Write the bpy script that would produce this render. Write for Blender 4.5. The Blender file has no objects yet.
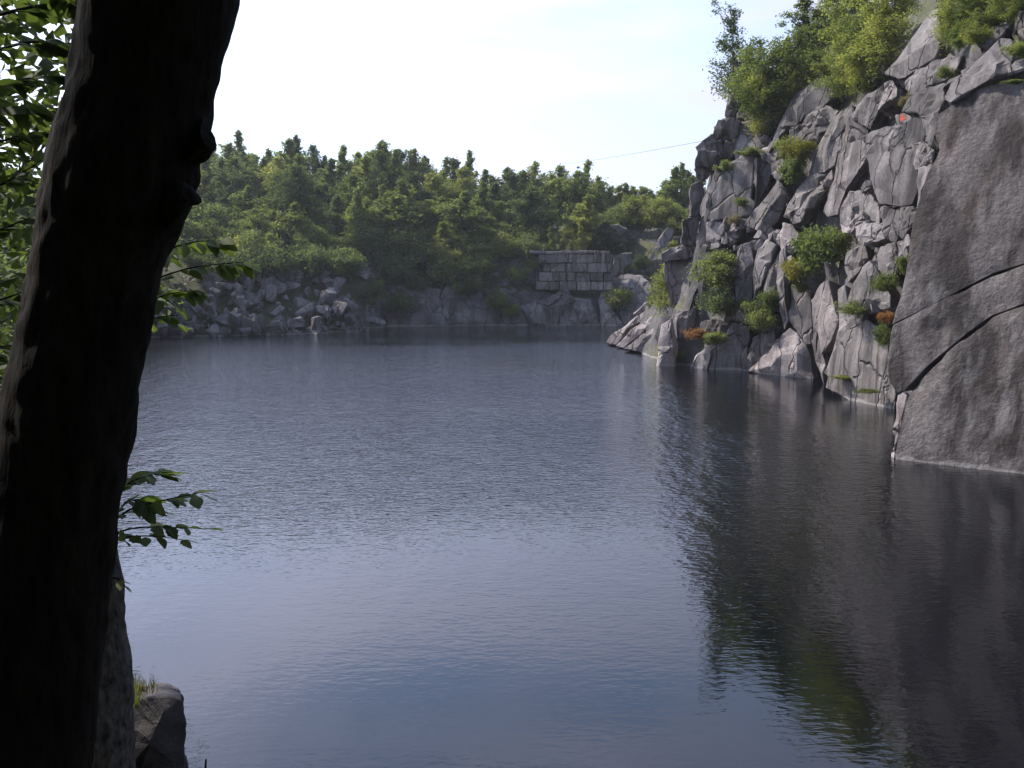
import bpy, bmesh, math, random
import numpy as np
from mathutils import Vector, Matrix, noise, geometry
from mathutils.bvhtree import BVHTree
R = math.radians
random.seed(7)
rng = np.random.default_rng(7)
scene = bpy.context.scene
COL = scene.collection

# ------------------------------------------------------------------ camera
FPX, H = 1050.0, 6.0
PITCH = math.atan(114 / FPX)
cam_data = bpy.data.cameras.new('camera')
cam_data.sensor_width = 36
cam_data.lens = FPX / 1024 * 36
cam_data.clip_start = 0.05
cam_data.clip_end = 4000
cam = bpy.data.objects.new('camera', cam_data)
COL.objects.link(cam)
cam.location = (0, 0, H)
cam.rotation_euler = (math.pi / 2 - PITCH, 0, 0)
scene.camera = cam

# ------------------------------------------------------------------ sky, sun, exposure
SUN_AZ, SUN_EL = R(-60), R(44)          # azimuth from +Y, negative = left of the view
world = bpy.data.worlds.new('World')
scene.world = world
world.use_nodes = True
nt = world.node_tree
nt.nodes.clear()
def N(nt, typ, **kw):
    n = nt.nodes.new(typ)
    for k, v in kw.items():
        if k in n.inputs.keys(): n.inputs[k].default_value = v
        else: setattr(n, k, v)
    return n
wo = N(nt, 'ShaderNodeOutputWorld')
bg = N(nt, 'ShaderNodeBackground')
sky = N(nt, 'ShaderNodeTexSky')
sky.sky_type = 'NISHITA'
sky.sun_disc = False
sky.sun_elevation = SUN_EL
sky.sun_rotation = SUN_AZ
sky.dust_density = 0.6
sky.ozone_density = 4.0
sky.air_density = 1.0
tc = N(nt, 'ShaderNodeTexCoord')
mp = N(nt, 'ShaderNodeMapping')
mp.inputs['Scale'].default_value = (1.3, 1.0, 7.0)
mp.inputs['Rotation'].default_value = (R(6), R(-5), 0)
nz = N(nt, 'ShaderNodeTexNoise', Scale=2.2, Detail=7.0, Roughness=0.55)
rp = N(nt, 'ShaderNodeMapRange')
rp.inputs['From Min'].default_value = 0.36
rp.inputs['From Max'].default_value = 0.64
rp.inputs['To Min'].default_value = -0.45
rp.inputs['To Max'].default_value = 0.20
# thin cloud veil: dense towards the horizon (long slant path), thin overhead
sz = N(nt, 'ShaderNodeSeparateXYZ')
nt.links.new(tc.outputs['Generated'], sz.inputs[0])
ve = N(nt, 'ShaderNodeMapRange')
ve.inputs['From Min'].default_value = 0.14
ve.inputs['From Max'].default_value = 0.8
ve.inputs['To Min'].default_value = 0.80
ve.inputs['To Max'].default_value = 0.3
nt.links.new(sz.outputs['Z'], ve.inputs['Value'])
va = N(nt, 'ShaderNodeMath', operation='ADD', use_clamp=True)
nt.links.new(ve.outputs['Result'], va.inputs[1])
mix = N(nt, 'ShaderNodeMixRGB')
# the veil scatters forward: brighter towards the sun
dt = N(nt, 'ShaderNodeVectorMath', operation='DOT_PRODUCT')
nt.links.new(tc.outputs['Generated'], dt.inputs[0])
dt.inputs[1].default_value = (math.sin(SUN_AZ) * math.cos(SUN_EL), math.cos(SUN_AZ) * math.cos(SUN_EL), math.sin(SUN_EL))
mx0 = N(nt, 'ShaderNodeMath', operation='MAXIMUM')
nt.links.new(dt.outputs['Value'], mx0.inputs[0])
mx0.inputs[1].default_value = 0.0
pw4 = N(nt, 'ShaderNodeMath', operation='POWER')
nt.links.new(mx0.outputs[0], pw4.inputs[0])
pw4.inputs[1].default_value = 3.0
gl = N(nt, 'ShaderNodeMath', operation='MULTIPLY_ADD')
nt.links.new(pw4.outputs[0], gl.inputs[0])
gl.inputs[1].default_value = 13.0
gl.inputs[2].default_value = 3.0
vc = N(nt, 'ShaderNodeVectorMath', operation='SCALE')
vc.inputs[0].default_value = (0.91, 0.935, 1.22)
nt.links.new(gl.outputs[0], vc.inputs['Scale'])
nt.links.new(vc.outputs['Vector'], mix.inputs['Color2'])
nt.links.new(tc.outputs['Generated'], mp.inputs['Vector'])
nt.links.new(mp.outputs['Vector'], nz.inputs['Vector'])
nt.links.new(nz.outputs['Fac'], rp.inputs['Value'])
nt.links.new(rp.outputs['Result'], va.inputs[0])
nt.links.new(va.outputs[0], mix.inputs['Fac'])
nt.links.new(sky.outputs['Color'], mix.inputs['Color1'])
nt.links.new(mix.outputs['Color'], bg.inputs['Color'])
nt.links.new(bg.outputs['Background'], wo.inputs['Surface'])
bg.inputs['Strength'].default_value = 0.15

sun_data = bpy.data.lights.new('sun', 'SUN')
sun_data.energy = 4.0
sun_data.angle = R(2.5)
sun_data.color = (1.0, 0.94, 0.84)
sun = bpy.data.objects.new('sun', sun_data)
COL.objects.link(sun)
sdir = Vector((math.sin(SUN_AZ) * math.cos(SUN_EL), math.cos(SUN_AZ) * math.cos(SUN_EL), math.sin(SUN_EL)))
sun.rotation_euler = sdir.to_track_quat('Z', 'Y').to_euler()
sun.location = (-60, 60, 80)

scene.view_settings.view_transform = 'Standard'
scene.view_settings.look = 'None'
scene.view_settings.exposure = 0.9
scene.view_settings.gamma = 1.0
scene.view_settings.use_curve_mapping = False

HAZE = 0.00024
# ------------------------------------------------------------------ helpers
CF = Vector((0, math.cos(PITCH), -math.sin(PITCH)))
CU = Vector((0, math.sin(PITCH), math.cos(PITCH)))
def ray(px, py):
    d = CF + Vector((1, 0, 0)) * ((px - 512) / FPX) + CU * ((384 - py) / FPX)
    return d / d.y
def W(px, py, d):
    return Vector((0, 0, H)) + ray(px, py) * d
def water_pt(px, py):
    r = ray(px, py)
    return Vector((0, 0, H)) + r * (-H / r.z)

def link(o, parent=None):
    COL.objects.link(o)
    if parent is not None: o.parent = parent
    return o
def tag(o, label=None, cat=None, group=None, kind=None):
    if label: o['label'] = label
    if cat: o['category'] = cat
    if group: o['group'] = group
    if kind: o['kind'] = kind
    return o
def empty(name, loc=(0, 0, 0)):
    o = bpy.data.objects.new(name, None)
    o.empty_display_size = 0.3
    o.location = loc
    return link(o)
def mesh_obj(name, me, mat, parent=None, loc=None):
    o = bpy.data.objects.new(name, me)
    if mat is not None and not me.materials: me.materials.append(mat)
    if loc is not None: o.location = loc
    return link(o, parent)
def bm_mesh(name, bm, smooth=None):
    me = bpy.data.meshes.new(name)
    bm.normal_update()
    bm.to_mesh(me)
    bm.free()
    if smooth is not None:
        me.polygons.foreach_set('use_smooth', [True] * len(me.polygons))
        me.set_sharp_from_angle(angle=R(smooth))
    return me
def copy_tree(o, parent=None):
    c = o.copy()
    link(c)
    c.parent = parent
    for ch in o.children: copy_tree(ch, c)
    return c
def fbm(p, sc, oct=4):
    return noise.fractal(Vector(p) * sc, 1.0, 2.0, oct)

# ------------------------------------------------------------------ materials
def new_mat(name):
    m = bpy.data.materials.new(name)
    m.use_nodes = True
    m.node_tree.nodes.clear()
    return m, m.node_tree
def ramp(nt, stops):
    r = N(nt, 'ShaderNodeValToRGB')
    e = r.color_ramp.elements
    while len(e) < len(stops): e.new(0.5)
    for i, (p, c) in enumerate(stops):
        e[i].position = p
        e[i].color = (c[0], c[1], c[2], 1) if len(c) == 3 else c
    return r
def mixc(nt, a, b, fac, mode='MIX'):
    m = N(nt, 'ShaderNodeMixRGB', blend_type=mode)
    for s, v in (('Color1', a), ('Color2', b), ('Fac', fac)):
        if hasattr(v, 'is_linked') or isinstance(v, bpy.types.NodeSocket): nt.links.new(v, m.inputs[s])
        elif isinstance(v, (int, float)): m.inputs[s].default_value = v
        else: m.inputs[s].default_value = (v[0], v[1], v[2], 1)
    return m.outputs['Color']

def granite(name, base, dark, light, streak=0.85, streak_scale=1.0, spec=1.0, bump=0.7, rough=0.8, tint=0.28, stain=(0.05, 0.043, 0.04), band=True, mossy=False, cover=(0.43, 0.60), rust=0.3, bdist=0.07, mask=(0.34, 0.56), joint=1.0):
    m, nt = new_mat(name)
    out = N(nt, 'ShaderNodeOutputMaterial')
    b = N(nt, 'ShaderNodeBsdfPrincipled', Roughness=rough)
    b.inputs['Specular IOR Level'].default_value = 0.3
    geo = N(nt, 'ShaderNodeNewGeometry')
    pos = geo.outputs['Position']
    # broad weathering
    n1 = N(nt, 'ShaderNodeTexNoise', Scale=0.45, Detail=8.0, Roughness=0.62)
    nt.links.new(pos, n1.inputs['Vector'])
    r1 = ramp(nt, [(0.32, dark), (0.5, base), (0.7, light)])
    nt.links.new(n1.outputs['Fac'], r1.inputs['Fac'])
    # crystal speckle
    n2 = N(nt, 'ShaderNodeTexNoise', Scale=9.0, Detail=6.0, Roughness=0.75)
    nt.links.new(pos, n2.inputs['Vector'])
    r2 = ramp(nt, [(0.35, (0.55, 0.54, 0.55)), (0.62, (1.35, 1.33, 1.32))])
    nt.links.new(n2.outputs['Fac'], r2.inputs['Fac'])
    c = mixc(nt, r1.outputs['Color'], r2.outputs['Color'], 0.75 * spec, 'MULTIPLY')
    # run-off streaks
    mp = N(nt, 'ShaderNodeMapping')
    mp.inputs['Scale'].default_value = (1.0 * streak_scale, 1.0 * streak_scale, 0.045 * streak_scale)
    nt.links.new(pos, mp.inputs['Vector'])
    n3 = N(nt, 'ShaderNodeTexNoise', Scale=1.3, Detail=5.0, Roughness=0.6)
    n3.inputs['Distortion'].default_value = 0.3
    nt.links.new(mp.outputs['Vector'], n3.inputs['Vector'])
    r3 = ramp(nt, [(cover[0], (0, 0, 0)), (cover[1], (1, 1, 1))])
    nt.links.new(n3.outputs['Fac'], r3.inputs['Fac'])
    n4 = N(nt, 'ShaderNodeTexNoise', Scale=0.16, Detail=3.0)
    nt.links.new(pos, n4.inputs['Vector'])
    r4 = ramp(nt, [(mask[0], (0, 0, 0)), (mask[1], (streak, streak, streak))])
    nt.links.new(n4.outputs['Fac'], r4.inputs['Fac'])
    mm = N(nt, 'ShaderNodeMath', operation='MULTIPLY')
    nt.links.new(r3.outputs['Color'], mm.inputs[0])
    nt.links.new(r4.outputs['Color'], mm.inputs[1])
    c = mixc(nt, c, stain, mm.outputs[0])
    # rusty seepage
    n7 = N(nt, 'ShaderNodeTexNoise', Scale=0.9, Detail=6.0, Roughness=0.65)
    mp7 = N(nt, 'ShaderNodeMapping')
    mp7.inputs['Scale'].default_value = (1, 1, 0.22)
    mp7.inputs['Location'].default_value = (31, 7, 3)
    nt.links.new(pos, mp7.inputs['Vector'])
    nt.links.new(mp7.outputs['Vector'], n7.inputs['Vector'])
    r7 = ramp(nt, [(0.52, (0, 0, 0)), (0.70, (rust, rust, rust))])
    nt.links.new(n7.outputs['Fac'], r7.inputs['Fac'])
    c = mixc(nt, c, (0.14, 0.088, 0.06), r7.outputs['Color'])
    # pale mineral streaks
    n5 = N(nt, 'ShaderNodeTexNoise', Scale=2.1, Detail=4.0)
    nt.links.new(mp.outputs['Vector'], n5.inputs['Vector'])
    r5 = ramp(nt, [(0.60, (0, 0, 0)), (0.72, (0.35, 0.35, 0.35))])
    nt.links.new(n5.outputs['Fac'], r5.inputs['Fac'])
    c = mixc(nt, c, (0.42, 0.40, 0.39), r5.outputs['Color'])
    # each block its own tone
    oi = N(nt, 'ShaderNodeObjectInfo')
    mr = N(nt, 'ShaderNodeMapRange')
    mr.inputs['To Min'].default_value = 0.74 * (1 - tint)
    mr.inputs['To Max'].default_value = 0.74 * (1 + tint)
    nt.links.new(oi.outputs['Random'], mr.inputs['Value'])
    vm = N(nt, 'ShaderNodeVectorMath', operation='SCALE')
    nt.links.new(c, vm.inputs[0])
    nt.links.new(mr.outputs['Result'], vm.inputs['Scale'])
    c = vm.outputs['Vector']
    if mossy:   # leaf litter and undergrowth where the rock levels out
        sn = N(nt, 'ShaderNodeSeparateXYZ')
        nt.links.new(geo.outputs['True Normal'], sn.inputs[0])
        ab = N(nt, 'ShaderNodeMath', operation='ABSOLUTE')
        nt.links.new(sn.outputs['Z'], ab.inputs[0])
        nm = N(nt, 'ShaderNodeTexNoise', Scale=0.8, Detail=6.0)
        nt.links.new(pos, nm.inputs['Vector'])
        am = N(nt, 'ShaderNodeMath', operation='MULTIPLY_ADD')
        nt.links.new(nm.outputs['Fac'], am.inputs[0])
        am.inputs[1].default_value = 0.5
        nt.links.new(ab.outputs[0], am.inputs[2])
        rm = ramp(nt, [(0.72, (0, 0, 0)), (0.86, (1, 1, 1))])
        nt.links.new(am.outputs[0], rm.inputs['Fac'])
        lit = mixc(nt, (0.035, 0.034, 0.014), (0.07, 0.075, 0.026), nm.outputs['Fac'])
        c = mixc(nt, c, lit, rm.outputs['Color'])
    if band:    # bleached mineral line left by the water level
        sx = N(nt, 'ShaderNodeSeparateXYZ')
        nt.links.new(pos, sx.inputs[0])
        nb = N(nt, 'ShaderNodeTexNoise', Scale=1.1, Detail=5.0)
        nt.links.new(pos, nb.inputs['Vector'])
        ad = N(nt, 'ShaderNodeMath', operation='MULTIPLY_ADD')
        nt.links.new(nb.outputs['Fac'], ad.inputs[0])
        ad.inputs[1].default_value = -0.4
        ao = N(nt, 'ShaderNodeMath', operation='ADD')
        nt.links.new(sx.outputs['Z'], ao.inputs[0])
        ao.inputs[1].default_value = 0.13
        nt.links.new(ao.outputs[0], ad.inputs[2])
        rb = ramp(nt, [(0.01, (0.32, 0.32, 0.32)), (0.06, (0, 0, 0))])
        nt.links.new(ad.outputs[0], rb.inputs['Fac'])
        c = mixc(nt, c, (0.42, 0.39, 0.37), rb.outputs['Color'])
    nt.links.new(c, b.inputs['Base Color'])
    # hair joints: narrow recessed cracks that follow a steep fracture pattern
    jn = N(nt, 'ShaderNodeTexNoise', Scale=0.7, Detail=4.0)
    nt.links.new(pos, jn.inputs['Vector'])
    jm = N(nt, 'ShaderNodeVectorMath', operation='MULTIPLY_ADD')
    nt.links.new(jn.outputs['Color'], jm.inputs[0])
    jm.inputs[1].default_value = (0.9, 0.9, 0.9)
    nt.links.new(pos, jm.inputs[2])
    jp = N(nt, 'ShaderNodeMapping')
    jp.inputs['Rotation'].default_value = (R(18), R(14), 0)
    jp.inputs['Scale'].default_value = (0.75, 0.75, 0.3)
    nt.links.new(jm.outputs['Vector'], jp.inputs['Vector'])
    jv = N(nt, 'ShaderNodeTexVoronoi', feature='DISTANCE_TO_EDGE', Scale=1.0)
    nt.links.new(jp.outputs['Vector'], jv.inputs['Vector'])
    jr = ramp(nt, [(0.0, (0, 0, 0)), (0.035, (1, 1, 1))])
    nt.links.new(jv.outputs['Distance'], jr.inputs['Fac'])
    jb = N(nt, 'ShaderNodeBump', Strength=0.9 * joint, Distance=0.16)
    nt.links.new(jr.outputs['Color'], jb.inputs['Height'])
    bp = N(nt, 'ShaderNodeBump', Strength=bump, Distance=bdist)
    nt.links.new(jb.outputs['Normal'], bp.inputs['Normal'])
    n6 = N(nt, 'ShaderNodeTexNoise', Scale=3.5, Detail=10.0, Roughness=0.7)
    nt.links.new(pos, n6.inputs['Vector'])
    nt.links.new(n6.outputs['Fac'], bp.inputs['Height'])
    nt.links.new(bp.outputs['Normal'], b.inputs['Normal'])
    nt.links.new(b.outputs['BSDF'], out.inputs['Surface'])
    return m

def foliage(name, c1, c2, transl=0.45, var=0.35):
    m, nt = new_mat(name)
    out = N(nt, 'ShaderNodeOutputMaterial')
    geo = N(nt, 'ShaderNodeNewGeometry')
    oi = N(nt, 'ShaderNodeObjectInfo')
    c = mixc(nt, c1, c2, geo.outputs['Random Per Island'])
    mr = N(nt, 'ShaderNodeMapRange')
    mr.inputs['To Min'].default_value = 1 - var
    mr.inputs['To Max'].default_value = 1 + var
    nt.links.new(oi.outputs['Random'], mr.inputs['Value'])
    vm = N(nt, 'ShaderNodeVectorMath', operation='SCALE')
    nt.links.new(c, vm.inputs[0])
    nt.links.new(mr.outputs['Result'], vm.inputs['Scale'])
    hs = N(nt, 'ShaderNodeHueSaturation', Saturation=0.9)
    mh = N(nt, 'ShaderNodeMath', operation='MULTIPLY_ADD')
    nt.links.new(oi.outputs['Random'], mh.inputs[0])
    mh.inputs[1].default_value = -0.035
    mh.inputs[2].default_value = 0.515
    nt.links.new(mh.outputs[0], hs.inputs['Hue'])
    nt.links.new(vm.outputs['Vector'], hs.inputs['Color'])
    b = N(nt, 'ShaderNodeBsdfPrincipled', Roughness=0.65)
    b.inputs['Specular IOR Level'].default_value = 0.12
    nt.links.new(hs.outputs['Color'], b.inputs['Base Color'])
    t = N(nt, 'ShaderNodeBsdfTranslucent')
    tcol = mixc(nt, hs.outputs['Color'], (1.25, 1.35, 0.55), 1.0, 'MULTIPLY')
    nt.links.new(tcol, t.inputs['Color'])
    ms = N(nt, 'ShaderNodeMixShader')
    ms.inputs['Fac'].default_value = transl
    nt.links.new(b.outputs['BSDF'], ms.inputs[1])
    nt.links.new(t.outputs['BSDF'], ms.inputs[2])
    nt.links.new(ms.outputs['Shader'], out.inputs['Surface'])
    return m

def simple_noise(name, c1, c2, scale=4.0, rough=0.85, bump=0.4, stretch=(1, 1, 1), dist=0.03):
    m, nt = new_mat(name)
    out = N(nt, 'ShaderNodeOutputMaterial')
    b = N(nt, 'ShaderNodeBsdfPrincipled', Roughness=rough)
    b.inputs['Specular IOR Level'].default_value = 0.08
    geo = N(nt, 'ShaderNodeNewGeometry')
    mp = N(nt, 'ShaderNodeMapping')
    mp.inputs['Scale'].default_value = stretch
    nt.links.new(geo.outputs['Position'], mp.inputs['Vector'])
    n = N(nt, 'ShaderNodeTexNoise', Scale=scale, Detail=8.0, Roughness=0.65)
    nt.links.new(mp.outputs['Vector'], n.inputs['Vector'])
    r = ramp(nt, [(0.35, c1), (0.66, c2)])
    nt.links.new(n.outputs['Fac'], r.inputs['Fac'])
    nt.links.new(r.outputs['Color'], b.inputs['Base Color'])
    bp = N(nt, 'ShaderNodeBump', Strength=bump, Distance=dist)
    nt.links.new(n.outputs['Fac'], bp.inputs['Height'])
    nt.links.new(bp.outputs['Normal'], b.inputs['Normal'])
    nt.links.new(b.outputs['BSDF'], out.inputs['Surface'])
    return m

M = {}
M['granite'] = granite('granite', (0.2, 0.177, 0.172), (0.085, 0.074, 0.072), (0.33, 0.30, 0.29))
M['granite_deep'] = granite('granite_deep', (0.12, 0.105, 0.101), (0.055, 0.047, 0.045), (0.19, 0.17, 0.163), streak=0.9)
M['granite_slab'] = granite('granite_slab', (0.16, 0.139, 0.131), (0.085, 0.073, 0.069), (0.23, 0.205, 0.193), streak=0.95, streak_scale=0.62, tint=0.04, bump=1.0, stain=(0.03, 0.022, 0.02), cover=(0.45, 0.57), rust=0.35, bdist=0.16, mask=(0.2, 0.42), joint=0.0)
M['granite_stained'] = granite('granite_stained', (0.15, 0.133, 0.13), (0.07, 0.061, 0.06), (0.24, 0.215, 0.21), streak=1.0, tint=0.08, stain=(0.018, 0.015, 0.015), cover=(0.40, 0.56))
M['granite_rose'] = granite('granite_rose', (0.29, 0.247, 0.24), (0.14, 0.116, 0.113), (0.42, 0.37, 0.355), streak=0.7)
M['granite_wall'] = granite('granite_wall', (0.2, 0.178, 0.172), (0.13, 0.114, 0.11), (0.27, 0.245, 0.235), streak=0.95, streak_scale=1.6, tint=0.1, bump=0.3)
M['granite_ground'] = granite('granite_ground', (0.17, 0.162, 0.175), (0.09, 0.085, 0.095), (0.25, 0.24, 0.25), streak=0.7, mossy=True)
M['granite_cliff'] = granite('granite_cliff', (0.15, 0.138, 0.142), (0.08, 0.073, 0.076), (0.22, 0.205, 0.208), streak=0.8, mossy=True, joint=0.35)
M['granite_far'] = granite('granite_far', (0.2, 0.183, 0.185), (0.1, 0.09, 0.094), (0.31, 0.285, 0.28), streak=0.7)
M['granite_cut'] = granite('granite_cut', (0.26, 0.235, 0.222), (0.15, 0.135, 0.128), (0.36, 0.33, 0.31), streak=0.5, tint=0.3)
M['leaf_bright'] = foliage('leaf_bright', (0.265, 0.275, 0.08), (0.125, 0.148, 0.042), 0.5)
M['leaf_mid'] = foliage('leaf_mid', (0.215, 0.245, 0.08), (0.095, 0.122, 0.04), 0.5)
M['leaf_dark'] = foliage('leaf_dark', (0.13, 0.162, 0.064), (0.06, 0.084, 0.036), 0.45)
M['leaf_yellow'] = foliage('leaf_yellow', (0.30, 0.24, 0.035), (0.14, 0.15, 0.03), 0.4, 0.15)
M['leaf_rust'] = foliage('leaf_rust', (0.36, 0.13, 0.03), (0.15, 0.10, 0.03), 0.4, 0.15)
M['leaf_near'] = foliage('leaf_near', (0.13, 0.175, 0.05), (0.085, 0.12, 0.036), 0.5, 0.2)
M['bark_far'] = simple_noise('bark_far', (0.10, 0.09, 0.08), (0.24, 0.22, 0.20), 5.0)
M['bark_birch'] = simple_noise('bark_birch', (0.22, 0.20, 0.18), (0.48, 0.46, 0.43), 3.0)
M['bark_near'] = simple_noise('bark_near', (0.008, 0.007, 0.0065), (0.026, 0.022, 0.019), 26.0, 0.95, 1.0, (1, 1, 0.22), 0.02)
M['bark_grey'] = simple_noise('bark_grey', (0.03, 0.027, 0.026), (0.15, 0.138, 0.13), 34.0, 0.9, 1.0, (1, 1, 0.5), 0.01)
M['soil'] = simple_noise('soil', (0.025, 0.022, 0.012), (0.07, 0.065, 0.03), 1.6)
M['grass'] = foliage('grass', (0.16, 0.17, 0.05), (0.09, 0.11, 0.035), 0.3, 0.2)
M['dry_grass'] = foliage('dry_grass', (0.24, 0.20, 0.10), (0.15, 0.13, 0.06), 0.3, 0.2)
M['cable'] = simple_noise('cable', (0.12, 0.12, 0.13), (0.2, 0.2, 0.21), 3.0, 0.5, 0.1)
M['red_paint'] = simple_noise('red_paint', (0.42, 0.07, 0.035), (0.25, 0.06, 0.04), 6.0, 0.7, 0.4)

# water: dark dielectric, wind ripples stronger in the open middle of the pit
def make_water():
    m, nt = new_mat('water')
    out = N(nt, 'ShaderNodeOutputMaterial')
    b = N(nt, 'ShaderNodeBsdfPrincipled', Roughness=0.03, IOR=1.45)
    b.inputs['Base Color'].default_value = (0.002, 0.0025, 0.004, 1)
    b.inputs['Specular IOR Level'].default_value = 0.5
    geo = N(nt, 'ShaderNodeNewGeometry')
    pos = geo.outputs['Position']
    def wave(sx, sy, det, rot=0):
        mp = N(nt, 'ShaderNodeMapping')
        mp.inputs['Scale'].default_value = (sx, sy, 1)
        mp.inputs['Rotation'].default_value = (0, 0, rot)
        nt.links.new(pos, mp.inputs['Vector'])
        n = N(nt, 'ShaderNodeTexNoise', Scale=1.0, Detail=det, Roughness=0.5)
        nt.links.new(mp.outputs['Vector'], n.inputs['Vector'])
        return n.outputs['Fac']
    w0 = wave(1.5, 0.5, 2.0, 0.12)
    w1 = wave(1.7, 3.6, 2.0, 0.3)
    w2 = wave(5.0, 9.0, 2.0, -0.2)
    w3 = wave(11.0, 15.0, 1.0, 0.1)
    # wind patches
    pw = wave(0.035, 0.05, 2.0, 0.2)
    rw = ramp(nt, [(0.36, (0.45, 0.45, 0.45)), (0.58, (1, 1, 1))])
    nt.links.new(pw, rw.inputs['Fac'])
    sx = N(nt, 'ShaderNodeSeparateXYZ')
    nt.links.new(pos, sx.inputs[0])
    mry = N(nt, 'ShaderNodeMapRange', interpolation_type='SMOOTHSTEP')   # sheltered under the near bank
    mry.inputs['From Min'].default_value = 14
    mry.inputs['From Max'].default_value = 42
    mry.inputs['To Min'].default_value = 0.055
    mry.inputs['To Max'].default_value = 1.0
    nt.links.new(sx.outputs['Y'], mry.inputs['Value'])
    st = N(nt, 'ShaderNodeMath', operation='MULTIPLY')
    nt.links.new(mry.outputs['Result'], st.inputs[0])
    nt.links.new(rw.outputs['Color'], st.inputs[1])
    # lee of the cliff
    mrx = N(nt, 'ShaderNodeMapRange', interpolation_type='SMOOTHSTEP')
    mrx.inputs['From Min'].default_value = 6
    mrx.inputs['From Max'].default_value = 13
    mrx.inputs['To Min'].default_value = 1.0
    mrx.inputs['To Max'].default_value = 0.22
    nt.links.new(sx.outputs['X'], mrx.inputs['Value'])
    st2 = N(nt, 'ShaderNodeMath', operation='MULTIPLY')
    nt.links.new(st.outputs[0], st2.inputs[0])
    nt.links.new(mrx.outputs['Result'], st2.inputs[1])
    prev = None
    for w, dist in ((w0, 0.11), (w1, 0.06), (w2, 0.055), (w3, 0.012)):
        bp = N(nt, 'ShaderNodeBump', Distance=dist)
        nt.links.new(st2.outputs[0], bp.inputs['Strength'])
        nt.links.new(w, bp.inputs['Height'])
        if prev: nt.links.new(prev, bp.inputs['Normal'])
        prev = bp.outputs['Normal']
    nt.links.new(prev, b.inputs['Normal'])
    nt.links.new(b.outputs['BSDF'], out.inputs['Surface'])
    return m
M['water'] = make_water()

# ------------------------------------------------------------------ the pit: profiles lofted round the water
# each station: points from below the water outwards and upwards
def Z(*pts): return [Vector(p) for p in pts]
right = [
 Z((36, 14, -4), (36, 15, 0), (38, 16, 6), (39, 17, 12), (42, 18, 17), (50, 18, 22), (90, 10, 26), (260, -20, 32)),
 Z((22, 25.2, -4), (22.2, 25.6, 0), (24, 27, 6.3), (25.2, 28.6, 12.6), (27, 30, 17), (34, 33, 22), (80, 30, 27), (260, 25, 34)),
 Z((14.8, 30.5, -4), (15, 30.7, 0), (16, 32.6, 6.3), (17.0, 34.9, 12.6), (20.5, 38, 16.5), (28, 42, 21.5), (80, 45, 28), (260, 50, 34)),
 Z((11.9, 33.0, -4), (12.1, 33.2, 0), (13.4, 34.8, 6.0), (14.7, 36.4, 11.5), (18.5, 41, 16.6), (26, 46, 22), (80, 55, 28), (260, 70, 34)),
 Z((13.6, 36.8, -4), (13.8, 37, 0), (14.6, 38.5, 6), (15.8, 40, 12), (18.8, 44, 17), (26, 49, 22.5), (80, 60, 28), (260, 80, 34)),
 Z((15.8, 44, -4), (16, 44.4, 0), (16.3, 45, 6), (17.4, 46, 12), (19.2, 48, 17.5), (25.5, 53, 23), (80, 66, 28), (260, 90, 34)),
 Z((15.6, 49, -4), (15.8, 49.2, 0), (16.2, 49.8, 6), (17.4, 50.5, 12), (19.4, 53, 17.6), (25, 58, 23), (80, 72, 28), (260, 100, 34)),
 Z((16.4, 58, -4), (16.6, 58.3, 0), (16.8, 58.8, 6), (17.8, 59.5, 12), (19.2, 62, 17.8), (24, 66, 23), (80, 82, 28), (260, 120, 34)),
 Z((13.8, 62.6, -4), (14.0, 63, 0), (14.4, 63.8, 6), (15.2, 65, 12), (17.0, 68, 17.8), (22, 73, 23), (75, 95, 28), (260, 140, 34)),
 Z((9.0, 65.2, -4), (9.3, 65.7, 0), (10.6, 66.6, 6), (12.2, 67.8, 12), (14.6, 71, 17.2), (19, 78, 22), (70, 108, 28), (260, 180, 34)),
 Z((8.4, 74, -4), (8.7, 74, 0), (10.2, 74, 4), (12.8, 72, 12), (15.2, 76, 16.6), (20, 83, 20), (70, 120, 27), (260, 210, 33)),
 Z((7.8, 88, -4), (8.1, 88, 0), (9.8, 87, 2.5), (12.8, 81, 7.5), (16, 84, 12), (22, 92, 16), (70, 135, 25), (260, 260, 31)),
 Z((11, 97, -4), (11.4, 97, 0), (12.6, 96, 2.6), (15.5, 92, 7), (19, 95, 11), (25, 102, 13), (70, 150, 14), (240, 320, 16)),
]
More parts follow.
